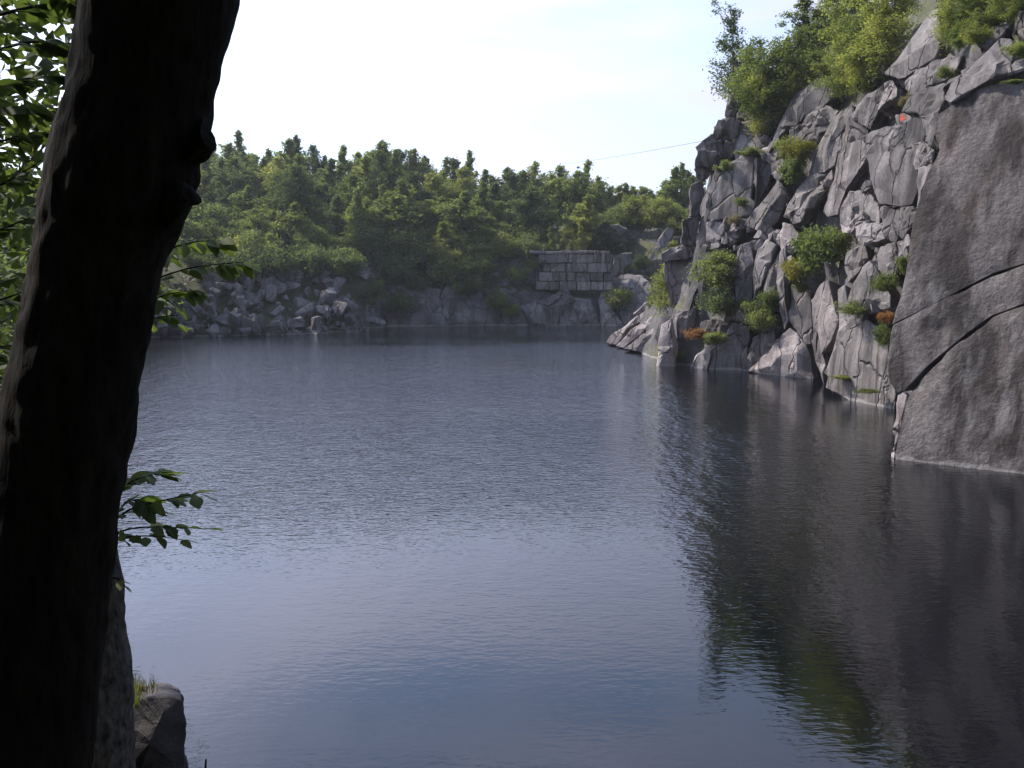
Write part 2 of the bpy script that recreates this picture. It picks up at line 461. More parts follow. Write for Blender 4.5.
far = [right[-1],
 Z((15, 112, -4), (15, 113, 0), (15.5, 114, 3), (16.5, 116, 6.5), (19, 120, 10.2), (24, 128, 11), (60, 180, 15), (160, 420, 20)),
 Z((10, 114, -4), (10, 115, 0), (10.2, 116.5, 3), (11.5, 122, 5.2), (13, 127, 10.2), (14, 134, 11), (30, 190, 15), (80, 440, 22)),
 Z((2, 113.5, -4), (2, 114.5, 0), (2, 116, 4), (2, 118.5, 7.9), (2, 124, 9.0), (2, 134, 11), (2, 190, 17), (0, 440, 26)),
 Z((-6, 113, -4), (-6, 114, 0), (-6, 115.5, 3.4), (-6, 118.5, 6.8), (-7, 123, 9.2), (-8, 133, 11.5), (-10, 190, 18), (-60, 440, 28)),
 Z((-13, 111, -4), (-13, 112, 0), (-13, 113.5, 3.3), (-14, 116, 6), (-15, 121, 9), (-17, 131, 12), (-25, 190, 19), (-120, 440, 28)),
 Z((-15, 101, -4), (-15.3, 102, 0), (-16, 104, 2), (-18, 109, 5), (-20, 116, 9), (-22, 127, 12), (-38, 190, 19), (-170, 430, 28)),
 Z((-21, 97, -4), (-21.3, 98, 0), (-22, 101, 2.5), (-24, 106, 6), (-26, 114, 9.5), (-30, 124, 12), (-60, 185, 19), (-230, 400, 28)),
 Z((-30, 92, -4), (-30.5, 93.5, 0), (-31.5, 96.5, 2.5), (-34, 102, 6), (-38, 109, 9.5), (-43, 118, 11.5), (-85, 165, 13), (-290, 330, 15)),
 Z((-36, 86, -4), (-36.8, 87, 0), (-39, 89, 3), (-43, 93, 6), (-48, 97, 9.5), (-55, 102, 13), (-105, 130, 19), (-330, 240, 29)),
]
left = [far[-1],
 Z((-29, 64, -4), (-30, 64, 0), (-32, 64.5, 2.5), (-36, 65, 4.5), (-42, 66, 6), (-50, 68, 8), (-105, 80, 16), (-340, 130, 26)),
 Z((-20, 44, -4), (-21, 44, 0), (-23, 44.5, 2.5), (-26, 45, 4.0), (-32, 46, 5), (-44, 48, 7), (-105, 52, 14), (-340, 60, 24)),
 Z((-12.2, 26, -4), (-13, 26.5, 0), (-14.2, 27, 2.4), (-17, 28, 3.8), (-24, 28, 4.6), (-40, 28, 6), (-105, 26, 12), (-340, 20, 22)),
 Z((-6, 13, -4), (-6.5, 13, 0), (-7.3, 13.1, 2.6), (-9, 13.2, 4.0), (-16, 12.5, 4.6), (-34, 10, 6), (-105, 0, 12), (-340, -20, 22)),
 Z((-2.7, 7.2, -4), (-3.0, 6.9, 0), (-3.3, 6.6, 2.4), (-3.6, 6.2, 3.7), (-8, 3, 4.5), (-26, -6, 6), (-90, -30, 12), (-300, -90, 22)),
]
near = [left[-1],
 Z((-1.5, 5.9, -4), (-1.75, 5.5, 0), (-1.95, 5.1, 2.4), (-2.2, 4.7, 3.6), (-3, 1.6, 4.4), (-10, -10, 5.5), (-40, -50, 11), (-150, -220, 22)),
 Z((-0.6, 4.8, -4), (-0.7, 4.4, 0), (-0.8, 3.9, 2.2), (-0.9, 3.3, 3.4), (-0.9, 2.0, 4.4), (-1, -10, 5.5), (-5, -50, 11), (-20, -240, 22)),
 Z((3, 4.2, -4), (3, 3.8, 0), (3, 3.3, 2.2), (3, 2.8, 3.5), (3, 1.6, 4.3), (6, -10, 5.5), (20, -50, 11), (60, -240, 22)),
 Z((12, 3, -4), (12, 2.6, 0), (12.2, 2.0, 2.4), (12.4, 1.4, 4), (12.8, 0, 5), (18, -9, 6.5), (45, -45, 12), (130, -200, 22)),
 Z((26, 5, -4), (26.5, 4.6, 0), (27.2, 4, 4), (28, 3.4, 8), (30, 2, 11), (38, -4, 14), (70, -30, 20), (200, -130, 28)),
 right[0],
]
def lin(a, b, t): return a + (b - a) * t
def loft_grid(stations, seg_s, seg_p, smooth=True):
    """densify: seg_s(i) pieces between stations, seg_p(k) between profile points -> list of rows"""
    rows = []
    for i in range(len(stations) - 1):
        n = seg_s(i)
        for a in range(n + (1 if i == len(stations) - 2 else 0)):
            t = a / n
            prof = [lin(stations[i][k], stations[i + 1][k], t) for k in range(len(stations[i]))]
            row = []
            for k in range(len(prof) - 1):
                m = seg_p(k)
                for c in range(m + (1 if k == len(prof) - 2 else 0)):
                    row.append(lin(prof[k], prof[k + 1], c / m))
            rows.append(row)
    return rows
def grid_mesh(name, rows, smooth=None):
    nr, nc = len(rows), len(rows[0])
    v = [tuple(p) for r in rows for p in r]
    f = [(i * nc + j, (i + 1) * nc + j, (i + 1) * nc + j + 1, i * nc + j + 1) for i in range(nr - 1) for j in range(nc - 1)]
    me = bpy.data.meshes.new(name)
    me.from_pydata(v, [], f)
    me.update()
    if smooth is not None:
        me.polygons.foreach_set('use_smooth', [True] * len(f))
        me.set_sharp_from_angle(angle=R(smooth))
    return me
def coarse_bvh(stations_list):
    vs, fs = [], []
    for st in stations_list:
        rows = loft_grid(st, lambda i: 3, lambda k: 2)
        nc = len(rows[0]); o = len(vs)
        vs += [p for r in rows for p in r]
        fs += [(o + i * nc + j, o + (i + 1) * nc + j, o + (i + 1) * nc + j + 1, o + i * nc + j + 1) for i in range(len(rows) - 1) for j in range(nc - 1)]
    return BVHTree.FromPolygons(vs, fs)
BV_R = coarse_bvh([right])
BV_F = coarse_bvh([far])
BV_L = coarse_bvh([left, near])
BV_ALL = coarse_bvh([right, far, left, near])
def ground_z(x, y):
    h = BV_ALL.ray_cast(Vector((x, y, 100)), Vector((0, 0, -1)))
    return h[0].z if h[0] is not None else 0.0
def hit(px, py, bv=BV_R):
    r = ray(px, py)
    h = bv.ray_cast(Vector((0, 0, H)), r.normalized())
    return h[0]

# faceted fracture: nearest seed gives each cell its own tilted plane
def fracture(P, Nn, cell, depth, tilt, seed, stretch=None):
    g = np.random.default_rng(seed)
    Q = P.copy()
    if stretch is not None: Q = Q @ stretch
    lo, hi = Q.min(0) - cell, Q.max(0) + cell
    ax = [np.arange(lo[k], hi[k] + cell, cell) for k in range(3)]
    G = np.stack(np.meshgrid(*ax, indexing='ij'), -1).reshape(-1, 3)
    G = G + g.uniform(-0.48, 0.48, G.shape) * cell
    # keep seeds near the sheet
    key = set(map(tuple, np.floor(Q / cell).astype(int)))
    keys = set()
    for k in key:
        for a in (-1, 0, 1):
            for b in (-1, 0, 1):
                for c in (-1, 0, 1): keys.add((k[0] + a, k[1] + b, k[2] + c))
    G = G[[tuple(k) in keys for k in np.floor(G / cell).astype(int)]]
    off = g.uniform(-depth, depth * 0.35, len(G))
    gr = g.normal(0, tilt, G.shape)
    out = np.zeros(len(Q))
    for s in range(0, len(Q), 2000):
        q = Q[s:s + 2000]
        d = ((q[:, None, :] - G[None]) ** 2).sum(-1)
        two = np.argpartition(d, 1, axis=1)[:, :2]
        ar = np.arange(len(q))
        sw = d[ar, two[:, 0]] > d[ar, two[:, 1]]
        i = np.where(sw, two[:, 1], two[:, 0]); j = np.where(sw, two[:, 0], two[:, 1])
        gap = (d[ar, j] - d[ar, i]) / (2 * np.linalg.norm(G[i] - G[j], axis=1) + 1e-6)   # distance to the joint
        w = np.clip(gap / (cell * 0.10), 0, 1)
        a = off[i] + ((q - G[i]) * gr[i]).sum(-1)
        b = off[j] + ((q - G[j]) * gr[j]).sum(-1)
        out[s:s + 2000] = a * (.5 + .5 * w) + b * (.5 - .5 * w)
    return out
def sheet_arrays(rows):
    A = np.array([[tuple(p) for p in r] for r in rows])
    ds = np.gradient(A, axis=0)
    dp = np.gradient(A, axis=1)
    n = np.cross(ds, dp)
    n /= np.linalg.norm(n, axis=2, keepdims=True) + 1e-9
    return A, n

STRETCH = np.array([[1, 0, 0], [0, 1, 0], [0, 0, 0.55]])
def build_cliff(name, stations, seg_s, seg_p, cells, mat, inward, sign):
    rows = loft_grid(stations, seg_s, seg_p)
    A, n = sheet_arrays(rows)
    shp = A.shape
    P, n = A.reshape(-1, 3), n.reshape(-1, 3) * sign
    # fade the fracture out on the gentle plateau
    fade = np.clip(1.25 - np.maximum(n[:, 2], 0) * 1.1, 0.12, 1)
    d = np.zeros(len(P)) - inward
    for cell, dep, tilt, seed in cells:
        d += fracture(P, n, cell, dep, tilt, seed, STRETCH) * fade
    fine = np.array([fbm(p, 0.7, 4) for p in P]) * 0.12
    d += fine
    lim = np.clip((P[:, 2] + 4) / 2, 0, 1)
    P = P + n * (d * lim)[:, None]
    A = P.reshape(shp)
    rows = [[A[i, j] for j in range(shp[1])] for i in range(shp[0])]
    o = mesh_obj(name, grid_mesh(name, rows, 28), mat)
    return tag(o, kind='structure')

cliff = build_cliff('quarry_cliff', right,
    lambda i: [10, 12, 12, 14, 22, 16, 26, 22, 22, 24, 26, 18][i], lambda k: [3, 26, 26, 22, 16, 10, 3][k],
    [(3.4, 0.55, 0.10, 3), (1.4, 0.28, 0.14, 4)], M['granite_cliff'], 0.75, -1)
far_cliff = build_cliff('far_cliff', far,
    lambda i: [14, 14, 22, 22, 18, 18, 14, 14, 10][i], lambda k: [3, 12, 12, 10, 10, 6, 3][k],
    [(3.2, 0.5, 0.12, 13), (1.5, 0.25, 0.15, 14)], M['granite_ground'], 0.5, -1)
left_bank = build_cliff('left_bank', left,
    lambda i: 14, lambda k: [2, 8, 8, 8, 8, 6, 3][k], [(3.0, 0.3, 0.1, 23)], M['soil'], 0.1, -1)
near_bank = build_cliff('near_bank', near,
    lambda i: 12, lambda k: [2, 8, 8, 8, 8, 6, 3][k], [(1.2, 0.12, 0.1, 33)], M['soil'], 0.1, -1)

# lake bed and water
def sheet(name, pts, mat):
    me = bpy.data.meshes.new(name)
    me.from_pydata(pts, [], [tuple(range(len(pts)))])
    return mesh_obj(name, me, mat)
tag(sheet('ground', [(-1500, -1500, -6), (1500, -1500, -6), (1500, 1500, -6), (-1500, 1500, -6)], M['soil']), kind='structure')
tag(sheet('water', [(-55, -2, 0), (45, -2, 0), (45, 125, 0), (-55, 125, 0)], M['water']), kind='structure')

# ------------------------------------------------------------------ traced rocks, seated on the lofted rock face
def in_poly(x, y, poly):
    c = False
    n = len(poly)
    for i in range(n):
        x1, y1 = poly[i]; x2, y2 = poly[(i + 1) % n]
        if (y1 > y) != (y2 > y) and x < (x2 - x1) * (y - y1) / (y2 - y1) + x1: c = not c
    return c
def facet(p, cell):
    """tilted-plane relief of one fracture cell, -1..1"""
    q = Vector((p.x, p.y, p.z * .7)) / cell
    d, pts = noise.voronoi(q)
    def one(c):
        v = noise.cell_vector(c * 17.3)
        return (v.x - .5) * 1.2 + ((v - Vector((.5, .5, .5))).dot(q - c)) * 1.8
    w = min(1, (d[1] - d[0]) / .12)
    return one(pts[0]) * (.5 + .5 * w) + one(pts[1]) * (.5 - .5 * w)
def rock(name, parent, pts, mat, off=0.35, thick=1.6, inner=(), plane=None, amp=0.05, L=0.36, bv=BV_R, bulge=None, wfit=0.75, depth=None, inset=0.72, bev=0.035, tiltx=0.0, tilty=0.0, fct=2.2):
    """pts: outline in photo pixels, (px, py) or (px, py, metres towards the viewer)"""
    seed = int(sum(p[0] * 7 + p[1] * 13 for p in pts)) % 100003
    rr = random.Random(seed)
    poly = [(p[0], p[1]) for p in pts]
    cx = sum(p[0] for p in poly) / len(poly); cy = sum(p[1] for p in poly) / len(poly)
    o = Vector((0, 0, H))
    if plane is None:
        hs = []
        for a in np.linspace(0.15, 0.85, 3):
            for p in poly:
                h = hit(cx + (p[0] - cx) * a, cy + (p[1] - cy) * a, bv)
                if h is not None: hs.append(h)
        if depth is not None: hs = [W(cx + (p[0] - cx) * 0.5, cy + (p[1] - cy) * 0.5, depth) for p in poly]
        ys = np.median([h.y for h in hs])
        hs = [h for h in hs if abs(h.y - ys) < max(4.0, 0.08 * ys)]
        A = np.array([tuple(h) for h in hs])
        c = A.mean(0)
        u, s, vt = np.linalg.svd(A - c)
        n = Vector(vt[2])
        view = -ray(cx, cy).normalized()
        if n.dot(view) < 0: n = -n
        if depth is not None: n = view.copy()
        n = (n * wfit + view * (1 - wfit))
        n = n + Vector((tiltx, 0, tilty))
        n.normalize()
        c = Vector(c)
    else:
        c, n = plane
    def on(px, py, toward):
        r = ray(px, py)
        den = r.dot(n)
        t = (c - o).dot(n) / den
        t = max(t, 3)
        p = o + r * t
        return p - r.normalized() * (off + toward)
    size = max(max(p[0] for p in poly) - min(p[0] for p in poly), max(p[1] for p in poly) - min(p[1] for p in poly)) / FPX * (c.y)
    if bulge is None: bulge = min(0.38, 0.065 * size) * rr.uniform(0.7, 1.3)
    coords = [Vector(p) for p in poly]
    dep = [p[2] if len(p) > 2 else 0.0 for p in pts]
    edges = [(i, (i + 1) % len(poly)) for i in range(len(poly))]
    if inner:
        for p in inner:
            coords.append(Vector((p[0], p[1]))); dep.append(p[2])
    elif bulge > 0.01:
        if inset > .85:                       # flat dressed face
            for p in poly:
                q = (cx + (p[0] - cx) * inset, cy + (p[1] - cy) * inset)
                if in_poly(q[0], q[1], poly):
                    coords.append(Vector(q)); dep.append(bulge)
        else:                                 # broken face: a few flat facets meeting on ridges
            k, tr = 0, 0
            want = 2 if size < 2.5 else 4
            while k < want and tr < 60:
                tr += 1
                p = rr.choice(poly)
                u = rr.uniform(.1, .75)
                q = (cx + (p[0] - cx) * u, cy + (p[1] - cy) * u)
                if in_poly(q[0], q[1], poly):
                    coords.append(Vector(q)); dep.append(bulge * rr.uniform(.3, 1.8)); k += 1
            dep[:len(poly)] = [d0 + rr.uniform(-.35, .25) * bulge for d0 in dep[:len(poly)]]
    res = geometry.delaunay_2d_cdt(coords, edges, [], 1, 0.001)
    v2, tris, orig = res[0], res[2], res[3]
    bm = bmesh.new()
    front, back = [], []
    into = ray(cx, cy); into.z = 0; into.normalize()
    into = (into * 0.5 - n * 0.5).normalized()
    for i, v in enumerate(v2):
        d = dep[orig[i][0]] if orig[i] else 0
        p = on(v.x, v.y, d)
        front.append(bm.verts.new(p))
    cen = sum((v.co for v in front), Vector()) / len(front)
    fset = []
    for t in tris:
        try: fset.append(bm.faces.new([front[i] for i in t]))
        except ValueError: pass
    bmesh.ops.recalc_face_normals(bm, faces=fset)
    if sum((f.normal.dot(n) * f.calc_area() for f in fset)) < 0:
        bmesh.ops.reverse_faces(bm, faces=fset)
    bm.normal_update()
    ext = bmesh.ops.extrude_face_region(bm, geom=fset, use_keep_orig=True)
    nv = [e for e in ext['geom'] if isinstance(e, bmesh.types.BMVert)]
    for v in nv: v.co = v.co + into * thick + (cen - v.co) * 0.12
    bmesh.ops.recalc_face_normals(bm, faces=bm.faces[:])
    if bev > 0:
        bm.normal_update()
        be = [e for e in bm.edges if len(e.link_faces) == 2 and e.calc_face_angle(0) > R(32) and e.calc_length() > bev * 2]
        try: bmesh.ops.bevel(bm, geom=be, offset=min(bev, size * 0.03), segments=1, affect='EDGES', clamp_overlap=True)
        except Exception: pass
    bmesh.ops.triangulate(bm, faces=bm.faces[:])
    for it in range(4):
        le = [e for e in bm.edges if e.calc_length() > L]
        if not le or len(bm.faces) > 5000: break
        bmesh.ops.subdivide_edges(bm, edges=le, cuts=1)
        bmesh.ops.triangulate(bm, faces=bm.faces[:])
    bmesh.ops.remove_doubles(bm, verts=bm.verts[:], dist=0.004)
    bm.normal_update()
    if size > 3: fct *= .65
    fc = min(1.5, max(.12, size * .3))
    moves = [(v, v.normal * (amp * .6 * fbm(v.co, 0.9, 4) + amp * fct * facet(v.co, fc) + amp * 0.5 * fct * facet(v.co, fc * .4))) for v in bm.verts]
    for v, m in moves: v.co += m
    me = bm_mesh(name, bm, 17)
    return mesh_obj(name, me, M[mat], parent)

C = cliff
# --- the great streaked slab and the split pieces under its crack
sl_c = Vector((12.1, 33.2, 0))
sl_n = Vector((-31.5, -36.5, 17.5)).normalized()
SL = (sl_c, sl_n)
kw = dict(plane=SL, off=0.0, thick=2.6, amp=0.09, L=0.33, inset=0.9, bulge=0.05, bev=0.025, fct=1.2)
rock('rock_slab', C, [(893, 324), (900, 300), (907, 262), (912, 225, -.1), (920, 200), (925, 185), (932, 165), (938, 150), (935, 130), (935, 115), (950, 104), (975, 90), (1005, 76), (1024, 70), (1062, 58), (1160, 36), (1300, 10), (1470, -10), (1475, 150), (1300, 196), (1112, 245), (1024, 264), (992, 274.5), (940, 301)], 'granite_slab', **kw)
rock('rock_slab', C, [(894, 325.5), (940, 301.9), (992, 275.2), (1024, 264.7), (1113, 245.7), (1300, 196.8), (1476, 151), (1478, 186), (1300, 230), (1115, 280), (1024, 304), (992, 316), (975, 328), (955, 343), (925, 369), (905, 391), (897, 393), (889, 382), (888, 365), (890, 340)], 'granite_slab', **kw)
rock('rock_slab', C, [(907, 393.5), (926, 372.5), (956, 345.8), (976, 330.2), (993, 317), (1024, 304.8), (1116, 280.8), (1300, 231), (1478, 187), (1500, 640), (1150, 545), (1024, 505), (897, 480), (896, 455), (900, 430)], 'granite_slab', **kw)
rock('rock_flake', C, [(897, 395), (903, 392), (907, 396), (904, 410), (899, 432), (895, 462), (892, 462), (893, 430)], 'granite_rose', plane=SL, off=-0.05, thick=1.2, bulge=0.1, L=0.4)

# --- fractured blocks: (outline, material, options)
BL = [
 # pinnacle stack at the outer corner
 ([(724, 116), (726, 106), (730, 95), (735, 93), (738, 105), (736, 118), (729, 120)], 'granite', dict(depth=69)),
 ([(714, 127), (718, 120), (730, 117), (741, 120), (738, 135), (733, 140), (716, 142), (712, 135)], 'granite', dict(depth=68.2, off=0.5)),
 ([(695, 147), (703, 140), (712, 134), (717, 141), (720, 151), (715, 155), (700, 153)], 'granite', dict(depth=68.2)),
 ([(695, 160), (698, 150), (716, 152), (722, 158), (716, 168), (708, 168), (701, 165), (695, 168)], 'granite', dict(depth=67.8)),
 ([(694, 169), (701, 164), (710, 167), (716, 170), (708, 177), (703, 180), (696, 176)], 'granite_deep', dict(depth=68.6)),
 ([(716, 142), (733, 140), (737, 150), (732, 158), (722, 159), (719, 150)], 'granite', dict(depth=68)),
 ([(735, 130), (742, 121), (752, 119), (760, 134), (768, 138), (764, 147), (745, 156), (735, 161), (733, 150)], 'granite', dict(off=0.1)),
 # the smooth dome
 ([(764, 151, -.5), (773, 140, -.5), (778, 128, -.6), (786, 112, -.7), (795, 92, -.9), (805, 80, -1), (815, 70, -1.1), (825, 65, -1.1), (834, 67, -.8), (835, 86), (832, 98), (826, 104), (817, 110), (805, 116), (797, 126), (787, 129), (779, 136), (775, 147), (768, 153)], 'granite', dict(off=0.9, thick=3, inner=[(772, 146, .25), (784, 126, .45), (796, 107, .5), (810, 92, .5), (824, 82, .3)], L=0.5)),
 ([(797, 126), (805, 116), (817, 107), (826, 104), (839, 110), (832, 122), (815, 126), (800, 127)], 'granite', dict(off=0.5)),
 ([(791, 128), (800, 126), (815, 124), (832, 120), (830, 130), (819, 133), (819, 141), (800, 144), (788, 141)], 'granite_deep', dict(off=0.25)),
 ([(757, 150), (768, 147), (778, 148), (781, 158), (772, 164), (762, 161)], 'granite', dict(off=0.4)),
 ([(771, 163), (782, 158), (791, 163), (786, 175), (777, 183), (771, 174)], 'granite', dict(off=0.5)),
 ([(757, 162), (771, 163), (772, 175), (766, 188), (757, 204), (756, 185)], 'granite_deep', dict(off=-.2)),
 # flat sawn wall with its thin bright flakes
 ([(708, 186), (716, 168), (735, 160), (752, 152), (755, 160), (753, 185), (751, 198), (757, 204), (752, 215), (735, 220), (706, 221), (704, 215), (706, 198)], 'granite_wall', dict(off=0.5, thick=2, bulge=0.06, inset=.93, amp=0.03, fct=1.0)),
 ([(755, 157), (757, 158), (757.2, 172), (756.4, 190), (755, 207), (753.6, 204), (754.6, 188), (754.2, 170)], 'granite', dict(off=0.6, bulge=0.02, L=.5)),
 ([(709.5, 176), (711.6, 175), (709, 195), (706, 216), (704.4, 220), (704.2, 212), (707, 192)], 'granite_rose', dict(off=0.75, bulge=0.02, L=.5)),
 ([(690, 190), (692, 184), (699, 181), (704, 181), (704, 216), (698, 218), (690, 217)], 'granite', dict(depth=70, bulge=.15)),
 ([(682, 221), (690, 216), (700, 216), (704, 219), (704, 243), (695, 245), (688, 245), (682, 243)], 'granite_deep', dict(depth=70.5)),
 ([(661, 253), (670, 248), (687, 245), (701, 242), (703, 254), (690, 258), (664, 262), (660, 259)], 'granite', dict(depth=71, off=0.4, thick=3)),
 ([(664, 262), (690, 258), (703, 255), (712, 262), (700, 280), (690, 300), (672, 305), (664, 285)], 'granite_rose', dict(depth=72)),
 # leaning triangular block
 ([(778, 181), (782, 184), (790, 198), (783, 210), (777, 222), (766, 232), (757, 230), (744, 225), (752, 213), (765, 197)], 'granite', dict(off=0.6, thick=2.2, inner=[(780, 195, .5), (770, 207, .6), (762, 221, .55)])),
 ([(706, 221), (735, 220), (752, 216), (757, 230), (742, 229), (738, 238), (722, 243), (706, 242)], 'granite_rose', dict(off=0.25)),
 # long leaning slabs
 ([(808, 173, -.3), (814, 155, -.4), (822, 138, -.5), (832, 119, -.6), (842, 109, -.6), (852, 103, -.6), (853, 114), (846, 124), (841, 135), (839, 145), (837, 156), (834, 166), (824, 173)], 'granite', dict(off=1.0, thick=2.6, inner=[(838, 122, .35), (830, 140, .4), (824, 158, .35)], L=.5)),
 ([(782, 217, -.3), (786, 207, -.4), (797, 188, -.5), (812, 169, -.5), (834, 165), (831, 172), (816, 188), (808, 197), (800, 208), (790, 219)], 'granite', dict(off=0.9, thick=2.4, inner=[(790, 212, .3), (803, 194, .35), (818, 177, .3)], L=.5)),
 ([(789, 220), (800, 208), (812, 192), (832, 169), (833, 178), (826, 190), (818, 199), (813, 208), (805, 213), (801, 222), (793, 225)], 'granite', dict(off=1.0, thick=2.2, tiltx=-.2)),
 ([(823, 212), (826, 200), (833, 180), (836, 165), (838, 153), (848, 143), (860, 139), (867, 147), (867, 160), (856, 175), (846, 190), (841, 203), (838, 215), (828, 217)], 'granite', dict(off=0.8, thick=2.2, inner=[(840, 165, .4), (837, 185, .45), (832, 204, .4), (855, 152, .2)])),
 ([(838, 138), (850, 115), (862, 117), (868, 130), (867, 142), (855, 148), (845, 156), (838, 153)], 'granite_deep', dict(off=0.9, tilty=-.25)),
 ([(852, 114), (864, 98), (880, 88), (890, 82), (895, 84), (890, 95), (880, 105), (876, 118), (870, 130), (862, 125), (854, 118)], 'granite', dict(off=0.5)),
 ([(884, 91), (893, 80), (897, 88), (897, 97), (890, 100), (885, 104), (877, 112), (881, 98)], 'granite_rose', dict(off=0.9)),
 # white-topped block high on the rim
 ([(885, 73), (892, 67), (900, 55, -.3), (910, 38, -.5), (922, 22, -.7), (932, 10, -.9), (938, 8, -.8), (939, 20, -.4), (942, 36, -.2), (938, 52), (935, 58), (922, 66), (905, 78), (898, 79)], 'granite', dict(off=0.6, thick=3, inner=[(903, 60, .4), (917, 50, .45), (930, 42, .4)], L=.5)),
 ([(905, 81), (922, 68), (935, 60), (950, 54), (962, 55), (957, 68), (948, 79), (930, 85), (915, 95), (907, 95)], 'granite', dict(off=0.4)),
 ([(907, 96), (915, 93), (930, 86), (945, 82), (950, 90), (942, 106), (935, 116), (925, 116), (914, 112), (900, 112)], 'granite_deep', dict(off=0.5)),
 ([(896, 116), (912, 108), (918, 102), (915, 116), (908, 122), (897, 126)], 'granite', dict(off=0.6)),
 # great overhanging column with the dark stain
 ([(866, 136), (872, 131), (885, 127), (905, 121), (924, 113), (926, 130), (923, 150), (919, 188), (912, 205), (900, 207), (880, 204), (873, 187), (868, 172), (866, 155)], 'granite_stained', dict(off=1.3, thick=3, inner=[(877, 140, .5), (878, 175, .5), (895, 150, .4), (893, 195, .2), (910, 160, .2)], L=.5)),
 ([(911, 143), (927, 142), (933, 152), (931, 162), (920, 169), (913, 171)], 'granite', dict(off=1.5)),
 ([(921, 117), (937, 112), (940, 130), (938, 150), (927, 143), (922, 141)], 'granite_deep', dict(off=1.4)),
 ([(920, 169), (932, 162), (930, 175), (924, 190), (921, 211), (914, 209), (918, 190)], 'granite_rose', dict(off=1.2)),
 ([(880, 206), (900, 207), (899, 235), (896, 243), (886, 241), (881, 225)], 'granite_stained', dict(off=0.2)),
 ([(900, 207), (913, 206), (918, 214), (911, 228), (902, 240), (898, 232)], 'granite', dict(off=0.5)),
 ([(838, 216), (842, 201), (850, 192), (862, 189), (870, 194), (879, 205), (881, 224), (862, 219), (856, 222), (848, 229), (840, 223)], 'granite', dict(off=0.9)),
 ([(840, 224), (849, 216), (860, 215), (858, 226), (850, 234), (843, 231)], 'granite_rose', dict(off=1.2)),
 ([(855, 223), (862, 220), (881, 224), (885, 239), (878, 242), (868, 243), (864, 246), (856, 236)], 'granite', dict(off=1.1)),
 ([(880, 246), (895, 243), (898, 260), (895, 276), (886, 282), (878, 270), (876, 255)], 'granite', dict(off=0.6)),
 ([(868, 258), (873, 263), (885, 282), (890, 296), (891, 308), (862, 313), (847, 302), (850, 290), (857, 275)], 'granite', dict(off=1.0, inner=[(868, 275, .6), (868, 298, .6)])),
 ([(845, 256), (855, 247), (866, 246), (868, 258), (858, 273), (848, 283), (843, 270)], 'granite_deep', dict(off=0.5)),
 ([(898, 243), (907, 236), (910, 246), (906, 262), (899, 258)], 'granite', dict(off=0.6)),
 ([(782, 222), (793, 226), (801, 236), (793, 250), (783, 262), (776, 240)], 'granite_rose', dict(off=0.5)),
 # blocks on top of the slab
 ([(943, 100), (945, 92), (950, 84), (963, 78), (962, 70), (975, 60), (990, 50), (1000, 38), (1012, 36), (1014, 52), (1012, 62), (1005, 75), (975, 88), (950, 103)], 'granite', dict(off=0.9, thick=2.5)),
 ([(1014, 62), (1024, 58), (1050, 48), (1056, 58), (1024, 69), (1007, 75)], 'granite', dict(off=0.9, thick=2.5)),
 ([(977, 33), (985, 28), (1000, 22), (1011, 25), (1001, 37), (990, 47), (978, 46)], 'granite_deep', dict(off=0.6)),
 ([(1018, 10), (1030, 5), (1046, 40), (1022, 38), (1014, 28)], 'granite', dict(off=0.6)),
 ([(940, 90), (950, 80), (965, 68), (985, 52), (988, 50), (962, 76), (948, 84)], 'granite_deep', dict(off=0.4)),
 # waterline blocks under the outer corner
 ([(748, 371), (760, 358), (770, 350), (776, 340), (790, 328), (797, 333), (806, 345), (812, 360), (813, 382), (780, 378)], 'granite_rose', dict(off=0.6, thick=2, inner=[(780, 356, .5), (797, 352, .5), (797, 372, .4), (770, 366, .45)])),
 ([(748, 353), (751, 338), (758, 332), (775, 333), (777, 344), (770, 352), (756, 363), (748, 359)], 'granite_deep', dict(off=0.7)),
 ([(709, 370), (712, 353), (726, 345), (728, 330), (732, 322), (748, 325), (750, 335), (747, 355), (757, 360), (747, 373)], 'granite_wall', dict(off=0.4, bulge=.1)),
 ([(687, 371), (698, 353), (710, 345), (722, 340), (728, 345), (712, 354), (707, 371)], 'granite_rose', dict(off=0.6)),
 ([(656, 369), (658, 345), (662, 325), (672, 318), (676, 335), (677, 346), (675, 372), (664, 372)], 'granite_rose', dict(depth=66, off=.3)),
 ([(676, 315), (690, 308), (697, 305), (695, 325), (690, 333), (684, 341), (677, 338)], 'granite', dict(depth=67)),
 ([(677, 342), (686, 338), (700, 336), (700, 350), (688, 368), (678, 371)], 'granite_deep', dict(depth=67.5)),
 ([(700, 322), (716, 318), (728, 324), (726, 342), (708, 344), (699, 338)], 'granite_deep', dict(off=0.1)),
 # fractured columns above
 ([(735, 276), (738, 246), (750, 242), (754, 262), (752, 300), (743, 311), (735, 302)], 'granite', dict(off=0.6)),
 ([(752, 272), (758, 250), (768, 240), (776, 245), (771, 262), (761, 286), (753, 302)], 'granite', dict(off=0.8)),
 ([(756, 305), (764, 284), (774, 262), (779, 252), (777, 285), (770, 310), (760, 322)], 'granite_deep', dict(off=0.4)),
 ([(776, 282), (780, 252), (786, 244), (789, 320), (784, 331), (779, 312)], 'granite', dict(off=0.7)),
 ([(789, 322), (791, 283), (811, 292), (813, 345), (806, 345), (797, 333)], 'granite_wall', dict(off=0.2, bulge=.05)),
 ([(814, 298), (820, 285), (828, 281), (835, 308), (839, 320), (831, 341), (822, 354), (818, 335)], 'granite_rose', dict(off=0.9)),
 ([(811, 300), (815, 296), (818, 335), (826, 365), (824, 385), (815, 362)], 'granite', dict(off=0.7)),
 ([(837, 290), (845, 285), (851, 320), (843, 346), (831, 380), (824, 373), (833, 350), (839, 328)], 'granite', dict(off=0.5)),
